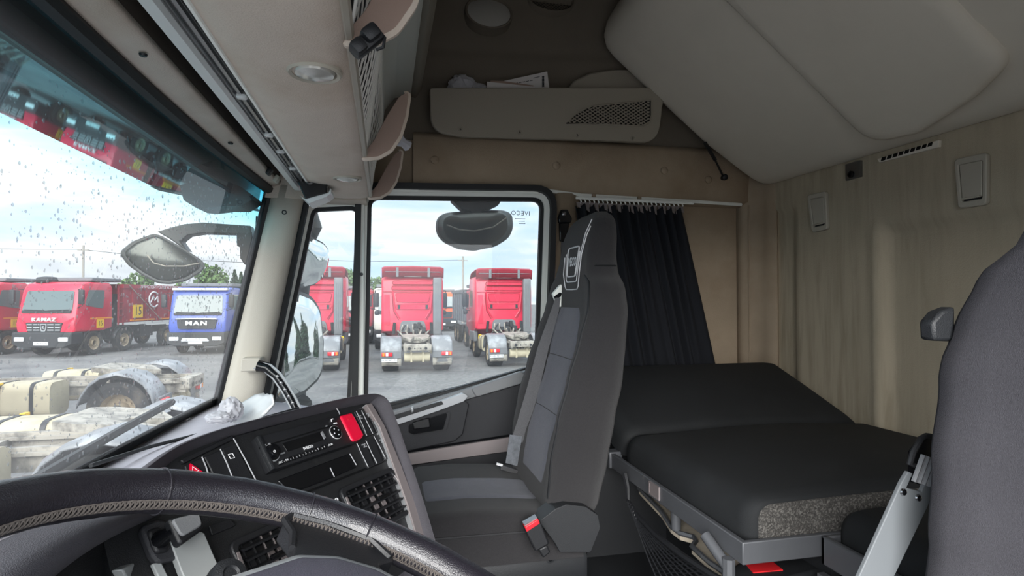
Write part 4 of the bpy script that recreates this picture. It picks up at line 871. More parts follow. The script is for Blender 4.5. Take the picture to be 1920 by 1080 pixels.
# ---------------------------------------------------------------- lower bunk
lb_ = thing('lower_bunk_tray', 'grey bunk tray under the black mattress, its corner pointing at the camera', 'tray', (1.08, 1.3, -.5))
def rail3(bm, a, b, h, t, ax):
    a, b = Vector(a), Vector(b); q = Vector(ax)*t; prism(bm, [a, b, b-Vector((0, 0, h)), a-Vector((0, 0, h))], q)
bm = B(); prism(bm, [(.655, 1.62, -.456), (.655, .965, -.456), (1.5, .965, -.456), (1.5, .977, -.456), (.667, .977, -.456), (.667, 1.62, -.456)], (0, 0, -.042)); obj('rim_rail', bm, 'tray_grey', lb_, bev=.002, sm=30)
bm = B(); bx(bm, (.66, .98, -.497), (1.5, 2.1, -.488)); obj('tray_floor', bm, 'dark_board', lb_, sm=0)
bm = B(); bx(bm, (.648, 1.60, -.5), (.69, 1.64, -.452)); obj('corner_bracket', bm, 'tray_grey', lb_, bev=.003)
bm = B(); rail3(bm, (.652, 1.30, -.462), (.652, 1.345, -.462), .026, .004, (1, 0, 0)); ring(bm, [(.651, y, z) for y, z in ((1.295, -.458), (1.35, -.458), (1.35, -.49), (1.295, -.49))], [(.651, y, z) for y, z in ((1.30, -.462), (1.345, -.462), (1.345, -.486), (1.30, -.486))], (.004, 0, 0)); obj('rail_plate', bm, 'strip_taupe', lb_, sm=0)
mt = thing('mattress', 'black mattress with grey fleece end lying in the grey bunk tray', 'mattress', (1.08, 1.27, -.48))
def rsec(x0, x1, z0, z1, r, n=6, crown=0.):
    pts = rpoly([(x0, z0), (x1, z0), (x1, z1), (x0, z1)], r, n); cx = (x0+x1)/2
    return [(p.x, p.y+(crown*(1-((p.x-cx)/((x1-x0)/2))**2) if p.y > (z0+z1)/2 else 0)) for p in pts]
def resample(a, b, n):
    return [a+(b-a)*k/n for k in range(n+1)]
def slabsec(y, x0, x1, z0, z1, r, crown):
    top = []; n = 10
    base = rpoly([(x0, z1), (x0, z0)], 0, 0)
    out = [(x0, z0)]+[(x0+r*.15*(1-math.cos(a))*0, z0+(z1-z0-r)*k/2) for k, a in ((1, 0), (2, 0))]
    for k in range(1, 7): a = pi/2*k/6; out.append((x0+r*(1-cos(a)), z1-r+r*sin(a)))
    for k in range(1, n): f = k/n; out.append((x0+r+(x1-x0-2*r)*f, z1+crown*sin(pi*f)))
    for k in range(0, 7): a = pi/2*k/6; out.append((x1-r+r*sin(a), z1-r+r*cos(a)))
    out.append((x1, z0)); return [(x, y, z) for x, z in out]
secs = [slabsec(.983+.0, .70, 1.47, -.468, -.395, .03, .006), slabsec(.988, .685, 1.48, -.473, -.388, .04, .01), slabsec(1.02, .678, 1.485, -.475, -.383, .05, .016), slabsec(1.25, .672, 1.485, -.478, -.381, .055, .02), slabsec(1.5, .672, 1.485, -.478, -.383, .055, .014), slabsec(1.545, .68, 1.48, -.475, -.392, .045, .006), slabsec(1.555, .70, 1.47, -.47, -.41, .03, 0)]
bm = B(); loft(bm, secs, True, True); obj('cover', bm, 'bed_cloth', mt, sm=60)
bm = B(); s0 = [Vector(p) for p in secs[0]]; c = sum(s0, Vector())/len(s0)
L = [[Vector((c.x+(p.x-c.x)*s, .983-d, c.z+(p.z-c.z)*sz)) for p in s0] for s, sz, d in ((1, .98, -.003), (.992, .95, .004), (.97, .8, .006))]
loft(bm, L, True, True); obj('fleece_end', bm, 'fleece', mt, sm=60)
hd = thing('headrest_cushion', 'black raised head cushion of the bunk, sloping up to the curtain', 'cushion', (1.08, 1.75, -.45))
def slope(p): 
    x, y, z = p; t = radians(20.5); dy = y-1.56; return Vector((x, 1.56+dy*cos(t)-(z+.385)*sin(t), -.385+dy*sin(t)+(z+.385)*cos(t)))
secs = [slabsec(y, a, b, -.47, z1, r, cr_) for y, a, b, z1, r, cr_ in ((1.562, .70, 1.475, -.40, .03, 0), (1.568, .685, 1.487, -.39, .04, .004), (1.6, .678, 1.49, -.384, .05, .008), (1.8, .672, 1.49, -.383, .055, .01), (1.96, .68, 1.485, -.386, .05, .004), (1.985, .69, 1.47, -.395, .045, 0), (1.99, .71, 1.45, -.42, .03, 0))]
bm = B(); loft(bm, [[slope(p) for p in s] for s in secs], True, True); obj('cover', bm, 'bed_cloth', hd, sm=60)
bm = B(); s0 = [Vector(p) for p in secs[0]]; c = sum(s0, Vector())/len(s0)
loft(bm, [[slope((c.x+(p.x-c.x)*s, 1.562-d, c.z+(p.z-c.z)*sz)) for p in s0] for s, sz, d in ((1, .98, -.003), (.99, .93, .003))], True, True); obj('fleece_end', bm, 'fleece', hd, sm=60)
bm = B(); bx(bm, (.7, 1.64, -.5), (1.5, 2.1, -.47)); obj('support', bm, 'dark_board', hd, sm=0)
# lower, nearer cushion in its own tray
c2 = thing('middle_cushion', 'small black cushion lower than the mattress, partly behind the slanted grey bar', 'cushion', (1.15, .7, -.5))
secs = [slabsec(y, a, 1.45, -.47, z1, r, cr_) for y, a, z1, r, cr_ in ((.952, .87, -.42, .03, 0), (.948, .855, -.41, .035, 0), (.93, .846, -.40, .045, .006), (.7, .842, -.396, .05, .01), (.5, .85, -.40, .04, .004), (.46, .87, -.43, .03, 0))]
bm = B(); loft(bm, secs, True, True); obj('cover', bm, 'bed_cloth', c2, sm=60)
t2 = thing('middle_tray', 'grey tray holding the small lower cushion beside the slanted grey bar', 'tray', (1.1, .7, -.55))
bm = B(); rail3(bm, (.822, .962, -.455), (.822, .35, -.455), .055, .012, (1, 0, 0)); obj('front_rail', bm, 'tray_grey', t2, bev=.003)
bm = B(); rail3(bm, (.822, .962, -.455), (.9, .962, -.455), .055, -.01, (0, 1, 0)); obj('end_rail', bm, 'tray_grey', t2, bev=.003)
bm = B(); bx(bm, (.83, .36, -.5), (1.46, .955, -.485)); bx(bm, (.86, .9, FL), (.9, .94, -.5)); bx(bm, (.82, .4, -.56), (.835, .97, -.53)); obj('tray_floor', bm, 'tray_grey', t2, sm=0)
# under the bunk
ub = thing('bunk_storage', 'black open storage under the bunk tray with a dusty ledge and grey strut', 'storage', (1.1, 1.4, FL))
bm = B(); bx(bm, (.86, .98, FL), (.88, 2.1, -.5)); bx(bm, (.60, 1.66, FL), (1.5, 1.7, -.5)); obj('board', bm, 'dark_board', ub, sm=0)
lz = -.555; le = poly_on(((1198, 918), (1240, 962), (1258, 990), (1275, 1003), (1300, 1010), (1305, 1018), (1297, 1028), (1330, 1058), (1370, 1085), (1460, 1085), (1380, 1020), (1250, 930)), Z=lz)
bm = B(); prism(bm, le, (0, 0, -.012)); obj('dusty_ledge', bm, 'dust_tray', ub, sm=0)
bm = B(); tube(bm, [p+Vector((0, 0, .004)) for p in le[:9]], .006, 6); obj('ledge_lip', bm, 'tray_grey', ub)
bm = B(); a, b = P(1322, 1003, Y=1.06), P(1366, 1066, Y=1.0); tube(bm, [a, b], .011, 10); tube(bm, [b+Vector((0, 0, .02)), b-Vector((0, 0, .02))], .012, 8); obj('strut', bm, 'tray_grey', ub)
bm = B(); q = P(1253, 970, Y=1.26); lathe(bm, [(.011, -.03), (.013, .02)], axis((q.x+.02, q.y, q.z), (0, 0, 1)), 12); obj('peg', bm, 'tray_grey', ub)
np_ = thing('net_pocket', 'black string net pocket hanging below the bunk tray beside the passenger seat', 'net', (.62, 1.2, -.7))
ta = [P(a, b, X=.635) for a, b in ((1176, 935), (1196, 968), (1232, 1005), (1280, 1042), (1345, 1084), (1380, 1105))]; tb = [P(a, b, X=.625) for a, b in ((1176, 940), (1190, 975), (1202, 1008), (1215, 1045), (1232, 1085), (1245, 1110))]
def along(L, s): s *= len(L)-1; i = min(int(s), len(L)-2); return L[i].lerp(L[i+1], s-i)
bm = B()
for k in range(1, 10): tube(bm, [along(ta, s).lerp(along(tb, s), k/9) for s in [j/14 for j in range(15)]], .0022, 4)
for k in range(1, 30): tube(bm, [along(ta, k/29).lerp(along(tb, k/29), j/5)+Vector((0, 0, .004*(j % 2))) for j in range(6)], .0015, 4)
obj('netting', bm, 'black_plastic', np_, sm=60, kind='stuff')
bm = B(); tube(bm, [P(1171, 888, X=.64), P(1177, 915, X=.64), P(1178, 940, X=.637)]+ta[1:], [.008, .006, .006]+[.007]*5, 6); obj('hem', bm, 'black_plastic', np_)
bag = thing('black_bag', 'black bag with a red panel stowed under the corner of the bunk tray', 'bag', (.78, .9, FL))
bm = B(); rp = poly_on(((1392, 1049), (1440, 1046), (1468, 1068), (1412, 1073)), Z=-.545); prism(bm, rp, (0, 0, -.02)); obj('red_panel', bm, 'red_cloth', bag, sm=0)
bm = B(); q = poly_on(((1388, 1052), (1532, 1042), (1545, 1066), (1470, 1085), (1380, 1100), (1350, 1080)), Z=-.547); prism(bm, q, (0, 0, -.1)); obj('body', bm, 'dark_board', bag, bev=.006)
# ---------------------------------------------------------------- curtain
cn = thing('curtain', 'dark navy curtain hanging behind the passenger seat', 'curtain', (.97, 2.05, -.28))
bm = B(); secs = []
for k in range(25):
    f = k/24; z = .352-.64*f; xa = .70+.10*f; xb = 1.135+.15*f; row = []
    for j in range(109):
        u = j/108; am = .016*(1-.5*f)+.008*sin(u*17+f*2); row.append((xa+(xb-xa)*u, 2.05+am*sin(u*2*pi*11+1.5*sin(u*9)), z-.012*(sin(u*2*pi*11)+.5) * (1-f)*.6))
    secs.append(row)
loft(bm, secs); obj('cloth', bm, 'curtain_cloth', cn, sm=180, sol=.003)
bm = B(); tube(bm, [P(1080, 371, Y=2.05), P(1180, 376, Y=2.05), P(1300, 381, Y=2.05)], .006, 6); obj('rail', bm, 'white_plastic', cn)
for k in range(24):
    q = P(1088+k*8.3, 374+k*.36, Y=2.05); bm = B(); tube(bm, [q, q+Vector((.003, -.003, -.008)), q+Vector((0, 0, -.016))], .0028, 5); obj('hook', bm, 'white_plastic', cn)
bm = B()
for k in range(24): 
    q = P(1085+k*8.4, 379+k*.36, Y=2.045); h = .022+.014*((k*7) % 5)/4; prism(bm, [q+Vector((-.009, 0, 0)), q+Vector((.007, 0, 0)), q+Vector((.009, 0, -h)), q+Vector((-.004, 0, -h*.8))], (0, .002, 0))
obj('heading_tape', bm, 'strip_taupe', cn, sm=0, kind='stuff')
# ================================================================ SEATS
def interp(tab, z):
    for a, b in zip(tab, tab[1:]):
        if a[0] <= z <= b[0]:
            f = (z-a[0])/(b[0]-a[0]); f = f*f*(3-2*f)*.5+f*.5; return [p+(q-p)*f for p, q in zip(a[1:], b[1:])]
    return tab[-1][1:] if z > tab[-1][0] else tab[0][1:]
#        z     crest x, half width, depth, bolster
BK = [(-.56, .375, .20, .12, .005), (-.50, .385, .225, .135, .015), (-.40, .39, .235, .15, .03), (-.30, .408, .238, .15, .04), (-.20, .436, .235, .145, .045), (-.10, .468, .228, .125, .035), (-.03, .492, .218, .11, .022), (.03, .503, .195, .10, .012),
      (.07, .510, .150, .09, .004), (.11, .517, .132, .085, .0), (.17, .527, .128, .078, 0), (.205, .538, .118, .068, 0), (.228, .552, .098, .05, 0), (.238, .565, .07, .028, 0)]
SYC = 1.545
def backrest_bm():
    bm = B(); secs = []
    for k in range(61):
        z = -.56+.798*k/60; cx, w, d, b = interp(BK, z); row = []
        half = [(0, b), (.30*w, b*.97), (.52*w, b*.8), (.68*w, b*.32), (.8*w, b*.03), (.9*w, b*.02), (.965*w, .012+b*.1), (w, .03+b*.25), (1.0*w, d*.45), (.985*w, d*.7), (.94*w, d*.9), (.85*w, d), (.4*w, d*1.02)]
        for yy, xx in half: row.append((cx+xx, SYC-yy, z))
        for yy, xx in half[::-1]+[]:
            if yy > 0: row.append((cx+xx, SYC+yy, z))
        secs.append(row)
    loft(bm, secs, True, True); return bm
bmb = backrest_bm(); bmesh.ops.recalc_face_normals(bmb, faces=bmb.faces)
from mathutils.bvhtree import BVHTree
bvh = BVHTree.FromBMesh(bmb)
def front(y, z, out=.002):
    h_ = bvh.ray_cast(Vector((-.2, y, z)), Vector((1, 0, 0))); return Vector(((h_[0].x if h_[0] else .52)-out, y, z))
def side(x, z, out=.002):
    h_ = bvh.ray_cast(Vector((x, .8, z)), Vector((0, 1, 0))); return Vector((x, (h_[0].y if h_[0] else SYC-.2)-out, z))
seat = thing('passenger_seat', 'black cloth passenger seat with a high back and blue-grey centre panels', 'seat', (.3, SYC, FL))
bk_ = obj('backrest', bmb, 'seat_cloth', seat, sm=60)
# side bolster cover: darker cloth from the seam to the back on the near side
for (za, zb) in ((-.48, -.308), (-.306, -.163), (-.161, -.025)):
    bm = B(); rows = []
    for j in range(9):
        z = za+(zb-za)*j/8; row = []
        for i in range(11):
            u = i/10*2-1; w = .112; yy = SYC+.012+u*w*(1-.05*abs((z-(za+zb)/2)/(zb-za)*2)**6-(.22*max(0, (z+.09)/.065)**2 if z > -.09 else 0)); row.append(front(yy, z, .004 if 0 < i < 10 and 0 < j < 8 else (.0025 if 0 < i < 10 else -.002)))
        rows.append(row)
    loft(bm, rows); obj('centre_panel', bm, 'seat_panel', seat, sm=180)
bm = B()
zz = [-.48+.52*k/30 for k in range(31)]
L = []
for z in zz: cx, w, d, b = interp(BK, z); L.append(front(SYC-.9*w, z, .0005))
L += [front(SYC-.16, .045, .0005), front(SYC-.125, .06, .0005)]
tube(bm, L, .003, 5)
tube(bm, [side(x, .085-.02*0+.01*(x-.5), .001) for x in (.53, .55, .57, .59)], .002, 5); obj('seam', bm, 'rubber', seat)
EM = Matrix(((0, 0, -1), (-1, 0, 0), (0, 1, 0))).to_4x4()
hc = front(SYC-.005, .102, .004)
bm = B(); tz = lambda pts, r, o: [front(SYC-.005+a, .102+b_, o) for a, b_ in [(p.x, p.y) for p in rpoly(pts, r, 4)]]
tube(bm, tz([(-.05, .042), (.05, .042), (.036, -.04), (-.036, -.04)], .012, .0025), .0022, 5, True); tube(bm, tz([(-.062, .03), (-.045, -.055), (.045, -.055), (.062, .03)], .012, .0025)[2:-2], .0016, 5)
L1 = [front(SYC-.005+a, z, .0025) for a, z in ((.072, .12), (.07, .07), (.058, .034), (.048, .026), (0, .025), (-.048, .026), (-.058, .034), (-.07, .07), (-.075, .12), (-.092, .17), (-.103, .192))]
tube(bm, L1, .0016, 5); tube(bm, [front(SYC-.005+a, z, .0025) for a, z in ((-.062, .10), (-.066, .13), (-.078, .175), (-.092, .212))], .0016, 5); obj('white_piping', bm, 'stitch_white', bk_)
mt_ = Matrix.Translation(hc+Vector((-.003, 0, .001))) @ Matrix.Rotation(.1, 4, 'Y') @ EM
lg = text('logo_letters', 'IVECO', .034, Matrix.Translation(hc) @ EM, 'stitch_white', bk_, .0, .95, .8, .0012, local=False)
for v in lg.data.vertices:
    w_ = WM[seat.name] @ v.co - Vector((0, 0, H)); v.co = WM[seat.name].inverted() @ (front(w_.y, w_.z, .003)+Vector((0, 0, H)))
bm = B(); secs = []
for y, s in ((1.325, -.022), (1.332, -.008), (1.35, 0), (1.45, -.012), (1.55, -.018), (1.64, -.014), (1.74, -.002), (1.755, -.012), (1.762, -.03)):
    e = .012 if s < -.02 and y in (1.325, 1.762) else 0
    secs.append([(x, y, z) for x, z in ((.05+e, -.62), (.045+e, -.56), (.06+e, -.515+s), (.10, -.497+s), (.2, -.494+s), (.32, -.502+s), (.40, -.512+s), (.46, -.53+s), (.47, -.62))])
loft(bm, secs, True, True); cu_o = obj('seat_cushion', bm, 'seat_cloth', seat, sm=70)
bm = B(); rows = []
cin = rpoly([(.095, -.09), (.39, -.09), (.42, .10), (.085, .10)], .03, 5); ins = [Vector((p.x, SYC+p.y)) for p in cin]
bvc = BVHTree.FromBMesh((lambda b_: (loft(b_, secs, True, True), b_)[1])(B()))
def ctop(x, y, o=.003):
    h_ = bvc.ray_cast(Vector((x, y, 0)), Vector((0, 0, -1))); return Vector((x, y, (h_[0].z if h_[0] else -.5)+o))
for i in range(13):
    row = []
    for j in range(13):
        x = .085+.325*i/12; u = j/12*2-1; wy = .092*(1-.12*abs(i/6-1)**6); row.append(ctop(x, SYC+.005+u*wy, .004 if 0 < i < 12 and 0 < j < 12 else -.003))
    rows.append(row)
loft(bm, rows); obj('cushion_panel', bm, 'seat_panel', cu_o, sm=180)
bm = B(); tube(bm, [(x, 1.322, -.545-.01*(x-.1)) for x in (.06, .15, .25, .35, .44)], .0025, 5); obj('seam', bm, 'seat_side', cu_o)
bm = B(); rbx(bm, (.26, 1.55, -.655), (.46, .42, .085), .015, 2); bx(bm, (.10, 1.40, FL), (.5, 1.70, -.69)); obj('seat_base', bm, 'seat_plastic', seat, sm=30)
bm = B(); q = P(1032, 1048, Y=1.335); lathe(bm, [(.011, .0), (.011, .006), (.006, .007), (.005, .002)], axis((q.x, 1.341, q.z), (0, -1, 0)), 14); obj('bolt', bm, 'seat_plastic', seat)
bm = B(); rc = poly_on(((1010, 978), (1042, 954), (1062, 946), (1098, 950), (1122, 966), (1126, 990), (1108, 1036), (1050, 1036), (1040, 1018)), Y=1.295); rp = rpoly([(p.x, p.z) for p in rc], .006, 3)
prism(bm, xz(rp, 1.295), (0, .06, 0)); obj('recliner_cover', bm, 'seat_plastic', seat, bev=.006, sm=30)
bu = thing('belt_buckle', 'black seat belt buckle with a red release button beside the passenger seat', 'buckle', P(1010, 1010, Y=1.27))
bm = B(); prism(bm, onY(((983, 990), (1011, 972), (1031, 1020), (1004, 1036)), 1.262), (0, .028, 0)); prism(bm, onY(((1010, 1030), (1026, 1022), (1033, 1036), (1019, 1048)), 1.27), (0, .02, 0)); obj('housing', bm, 'black_plastic', bu, bev=.004, sm=30)
bm = B(); prism(bm, onY(((984, 989), (1009, 973), (1013, 982), (988, 998)), 1.258), (0, .024, 0)); obj('release_button', bm, 'buckle_red', bu, bev=.002, sm=30)
bm = B(); prism(bm, onY(((983, 984), (1007, 970), (1009, 974), (985, 989)), 1.264), (0, .02, 0)); obj('metal_lip', bm, 'steel', bu, sm=0)
# passenger belt
pb = thing('seat_belt', 'grey seat belt strap running down from the white guide on the passenger seat', 'seat belt', P(960, 860, Y=1.76))
def ribbon(bm, pts, th=.0015):
    L = []; 
    for (a, b, y) in pts: L.append((P(*a, Y=y), P(*b, Y=y)))
    prismL = [[l, r, r+Vector((0, th, 0)), l+Vector((0, th, 0))] for l, r in L]; loft(bm, prismL, True, True)
bm = B(); ribbon(bm, [((1042, 558), (1051, 558), 1.63), ((1034, 580), (1048, 583), 1.63), ((1008, 652), (1028, 656), 1.64), ((987, 732), (1010, 735), 1.655), ((970, 790), (992, 795), 1.67), ((958, 826), (980, 830), 1.68)]); obj('strap', bm, 'belt', pb, sm=0)
bm = B(); ribbon(bm, [((956, 815), (979, 818), 1.676), ((948, 868), (970, 874), 1.69)], .003); obj('worn_label', bm, 'worn_label', pb, sm=0)
bm = B(); prism(bm, onY(((940, 872), (972, 882), (970, 891), (938, 881)), 1.68), (0, .012, 0)); obj('latch_plate', bm, 'steel', pb, sm=0, bev=.002)
bm = B(); prism(bm, onY(((932, 868), (943, 871), (942, 875), (931, 872)), 1.68), (0, .006, 0)); obj('stopper', bm, 'white_mark', pb, sm=0)
bm = B(); prism(bm, onY(((938, 882), (968, 892), (960, 905), (935, 896)), 1.69), (0, .03, 0)); obj('lower_webbing', bm, 'belt', pb, sm=0)
bm = B()
for k in range(4): tube(bm, [P(958+k*9, 893+k*5, Y=1.70-.02*k), P(966+k*8, 880+k*8, Y=1.695-.02*k), P(978+k*8, 898+k*5, Y=1.69-.02*k)], .004, 5)
obj('cord', bm, 'black_plastic', pb, kind='stuff')
gd = thing('belt_guide', 'white plastic belt guide at the shoulder of the passenger seat', 'belt guide', P(1048, 560, Y=1.73))
bm = B(); gp_ = onY(((1037, 551), (1052, 533), (1055, 534), (1056, 572), (1053, 576), (1047, 575)), 1.635); prism(bm, gp_, (0, .02, 0)); obj('plate', bm, 'white_plastic', gd, bev=.003, sm=30)
bm = B(); prism(bm, onY(((1039, 556), (1050, 548), (1053, 550), (1052, 556), (1041, 562)), 1.6335), (0, .004, 0)); obj('slot', bm, 'gloss_black', gd, sm=0)
# driver seat
ds = thing('driver_seat', 'dark grey driver seat back filling the right edge of the photo', 'seat', (.6, .37, FL))
bm = backrest_bm(); bm.transform(Matrix.Translation((.188, -1.172, -.004)))
for v in bm.verts: v.co.x += min(.062, max(0, -.07-v.co.z)*.26)
obj('backrest', bm, 'driver_cloth', ds, sm=60)
bm = B(); loft(bm, [[(x+.17, y-1.17, z) for x, y, z in s] for s in secs], True, True); obj('seat_cushion', bm, 'driver_cloth', ds, sm=70)
bm = B(); bx(bm, (.3, .2, FL), (.68, .52, -.62)); obj('seat_base', bm, 'seat_plastic', ds, sm=0)
dg = thing('belt_guide', 'dark grey belt guide on the shoulder of the driver seat', 'belt guide', P(1760, 610, Y=.58))
bm = B(); prism(bm, onY(((1749, 604), (1766, 584), (1792, 574), (1792, 641), (1752, 639)), .575), (0, .02, 0)); obj('plate', bm, 'seat_plastic', dg, bev=.004, sm=30)
sk = thing('belt_stalk', 'slanted grey bar with two rivets and a black ribbed latch beside the driver seat', 'bar', P(1650, 1060, Y=.64))
bm = B(); prism(bm, onY(((1690, 906), (1703, 884), (1712, 888), (1700, 915), (1728, 922), (1740, 892), (1757, 893), (1740, 950), (1668, 1100), (1602, 1100)), .64), (0, .006, 0)); obj('bar', bm, 'bar_grey', sk, sm=0, bev=.0012)
for px, py in ((1695, 923), (1723, 934)):
    q = P(px, py, Y=.638); bm = B(); lathe(bm, [(.005, .002), (.004, .004), (.001, .005)], axis((q.x, .641, q.z), (0, -1, 0)), 12); obj('rivet', bm, 'chrome', sk)
bm = B(); tube(bm, [P(a, b, Y=.645) for a, b in ((1714, 873), (1706, 870), (1712, 848), (1727, 822), (1736, 817), (1770, 822))], .004, 8); obj('loop', bm, 'black_plastic', sk)
for k in range(4):
    bm = B(); a, b = P(1713+k*9, 903+k*3, Y=.637), P(1731+k*9, 853+k*3, Y=.637); tube(bm, [a, b], .003, 6); obj('latch_rib', bm, 'door_light', sk)
bm = B(); prism(bm, onY(((1712, 850), (1732, 822), (1768, 826), (1762, 880), (1748, 915), (1712, 905)), .65), (0, .008, 0)); obj('backing', bm, 'gloss_black', sk, sm=0)
# ================================================================ DASHBOARD
C0 = Vector((-.124, .982, -.234)); hv = Vector((.612, .791, 0)).normalized(); vv = Vector((.464, -.357, -.811)); vv = (vv-hv*vv.dot(hv)).normalized(); nn = (-vv).cross(hv) * -1
if nn.x < 0: nn = -nn
MC = Matrix((hv, -vv, nn)).transposed()
def U(px, py, off=0.):
    d = ray(px, py); c = C0+nn*off; t = c.dot(nn)/d.dot(nn); X = d*t-c; return Vector((X.dot(hv), -X.dot(vv), off))
def UP(pxs, off): return [U(a, b, off) for a, b in pxs]
def L2W(p): return C0+hv*p[0]-vv*p[1]+nn*p[2]
db = thing('dashboard', 'dark curved dashboard console facing the driver, with switches and round-cornered vents', 'dashboard', C0, MC)
def up(name, pxs, off, th, m, par=None, bev=.0015, r=0, n=4):
    pts = UP(pxs, off); 
    if r: pts = [Vector((p.x, p.y, off)) for p in rpoly([(p.x, p.y) for p in pts], r, n)]
    bm = B(); prism(bm, pts, (0, 0, -th)); return obj(name, bm, m, par or db, True, bev=bev, sm=30)
bm = B(); prism(bm, [(p.x, p.y, 0) for p in rpoly([(-.205, .040), (.19, .046), (.205, .03), (.155, -.25), (-.34, -.25), (-.315, -.03), (-.255, .012)], .012, 3)], (0, 0, -.02)); obj('panel', bm, 'panel_black', db, True, sm=30)
PR = [((232, 905), (262, 925)), ((262, 882), (296, 895)), ((292, 860), (312, 874)), ((330, 833), (340, 852)), ((390, 810), (395, 831)), ((450, 792), (450, 812)), ((560, 765), (560, 783)), ((650, 744), (650, 764)), ((690, 737), (688, 756)), ((708, 737), (699, 756)), ((722, 743), (703, 758)), ((731, 754), (707, 765)), ((745, 790), (720, 796)), ((775, 880), (750, 872)), ((798, 950), (776, 945)), ((815, 1010), (797, 1005)), ((828, 1060), (812, 1055))]
secs = []; hoodback = []
for k, (o_, i_) in enumerate(PR):
    a = U(*i_, 0); b = U(*o_, .035); out = (b-a); out.z = 0; out = out.normalized() if out.length > 1e-6 else Vector((0, 1, 0))
    up_ = Vector((0, 1, 0)) if k < 9 else Vector((1, .0, 0)) if k > 11 else Vector((.6, .8, 0))
    bb = Vector((b.x, b.y, 0)); aa = Vector((a.x, a.y, 0))
    S_ = [aa+Vector((0, 0, -.004)), aa.lerp(bb, .35)+Vector((0, 0, .018)), aa.lerp(bb, .72)+Vector((0, 0, .031)), bb-up_*.003+Vector((0, 0, .038)), bb+Vector((0, 0, .034)), bb+up_*.003+Vector((0, 0, .024)), bb+up_*.004+Vector((0, 0, 0)), bb+up_*.002+Vector((0, 0, -.09))]
    secs.append(S_); hoodback.append(L2W(bb+up_*.002+Vector((0, 0, -.03))))
bm = B(); loft(bm, secs); obj('hood', bm, 'hood_grey', db, True, sm=80, sub=1)
up('side_strip', [(687, 758), (697, 755), (722, 798), (752, 870), (778, 940), (797, 1000), (803, 1040), (788, 1040), (780, 1000), (764, 945), (738, 872), (712, 800)], .012, .016, 'strip_taupe')
up('strip_edge', [(685, 759), (688, 758), (712, 800), (738, 872), (764, 945), (780, 1000), (788, 1040), (785, 1040), (777, 1000), (760, 945), (735, 872), (709, 800)], .009, .012, 'silver', bev=0)
# switch rows
up('top_ledge', [(338, 862), (436, 815), (440, 822), (345, 868)], .006, .01, 'black_plastic')
for pts in (((346, 872), (379, 857), (392, 884), (365, 905), (352, 890)), ((383, 856), (413, 843), (434, 882), (428, 910), (405, 900)), ((417, 841), (441, 832), (472, 892), (478, 912), (440, 905))): up('switch', pts, .005, .01, 'black_plastic', r=.002)
up('hazard_triangle', [(357, 890), (357, 868), (381, 884)], .0075, .003, 'red_plastic', bev=.0005)
bm = B(); tt = UP(((361, 885), (361, 875), (373, 883)), .0082); tube(bm, tt, .0006, 4, True); obj('hazard_outline', bm, 'white_mark', db, True)
for (a, b) in (((379, 857), (392, 893)), ((413, 842), (436, 895)), ((438, 822), (481, 903)), ((631, 766), (637, 777))):
    bm = B(); tube(bm, [U(*a, .006), U((a[0]+b[0])/2+1, (a[1]+b[1])/2, .006), U(*b, .006)], .0011, 4); obj('separator', bm, 'grey_mark', db, True)
bm = B()
for a, b in (((428, 852), (436, 850)), ((436, 850), (440, 858)), ((440, 858), (432, 860)), ((432, 860), (428, 852))): tube(bm, [U(*a, .006), U(*b, .006)], .0006, 4)
obj('switch_symbol', bm, 'white_mark', db, True)
rd_ = up('red_switch', [(638, 779), (660, 773), (666, 782), (683, 815), (679, 821), (664, 827), (660, 824)], .016, .018, 'red_plastic', r=.004, bev=.003)
bm = B(); q = U(655, 784, .0165)
for k in range(3): bx(bm, (q.x-.005, q.y-.003+k*.003, .0163), (q.x+.005, q.y-.002+k*.003, .0168))
obj('switch_symbol', bm, 'buckle_red', rd_, True, sm=0)
for pts in (((664, 772), (682, 765), (704, 812), (688, 818)), ((686, 764), (699, 760), (726, 803), (708, 811)), ((670, 833), (685, 826), (702, 872), (692, 878)), ((688, 825), (700, 819), (718, 866), (706, 871)), ((704, 817), (728, 808), (742, 852), (722, 863))): up('switch', pts, .005, .01, 'black_plastic', r=.002)
for L in (((668, 771), (680, 797), (688, 817)), ((678, 770), (690, 795), (699, 813)), ((669, 831), (680, 855), (690, 875)), ((686, 826), (697, 850), (707, 869)), ((701, 818), (713, 840), (723, 860)), ((692, 763), (720, 820), (742, 857))):
    bm = B(); tube(bm, [U(*p, .006) for p in L], .0009, 4); obj('separator', bm, 'grey_mark', db, True)
for px, py in ((675, 782), (691, 777), (683, 835), (716, 826)):
    bm = B(); q = U(px, py, .006); bx(bm, (q.x-.005, q.y+.001, .0055), (q.x+.004, q.y+.003, .0065)); bx(bm, (q.x-.003, q.y-.004, .0055), (q.x+.005, q.y-.002, .0065)); bx(bm, (q.x-.001, q.y-.004, .0055), (q.x+.001, q.y+.003, .0065)); obj('switch_symbol', bm, 'grey_mark', db, True, sm=0)
# storage slot under the radio
sl = up('storage_slot', [(520, 900), (655, 850), (672, 870), (668, 876), (625, 895), (545, 925)], .003, .006, 'gloss_black', r=.003)
for L in (((656, 851), (668, 872)), ((619, 877), (627, 894))):
    bm = B(); tube(bm, UP(L, .004), .001, 4); obj('slot_edge', bm, 'grey_mark', sl, True)
up('lower_seam', [(540, 934), (742, 855), (743, 858), (541, 938)], .002, .004, 'gloss_black', bev=0)
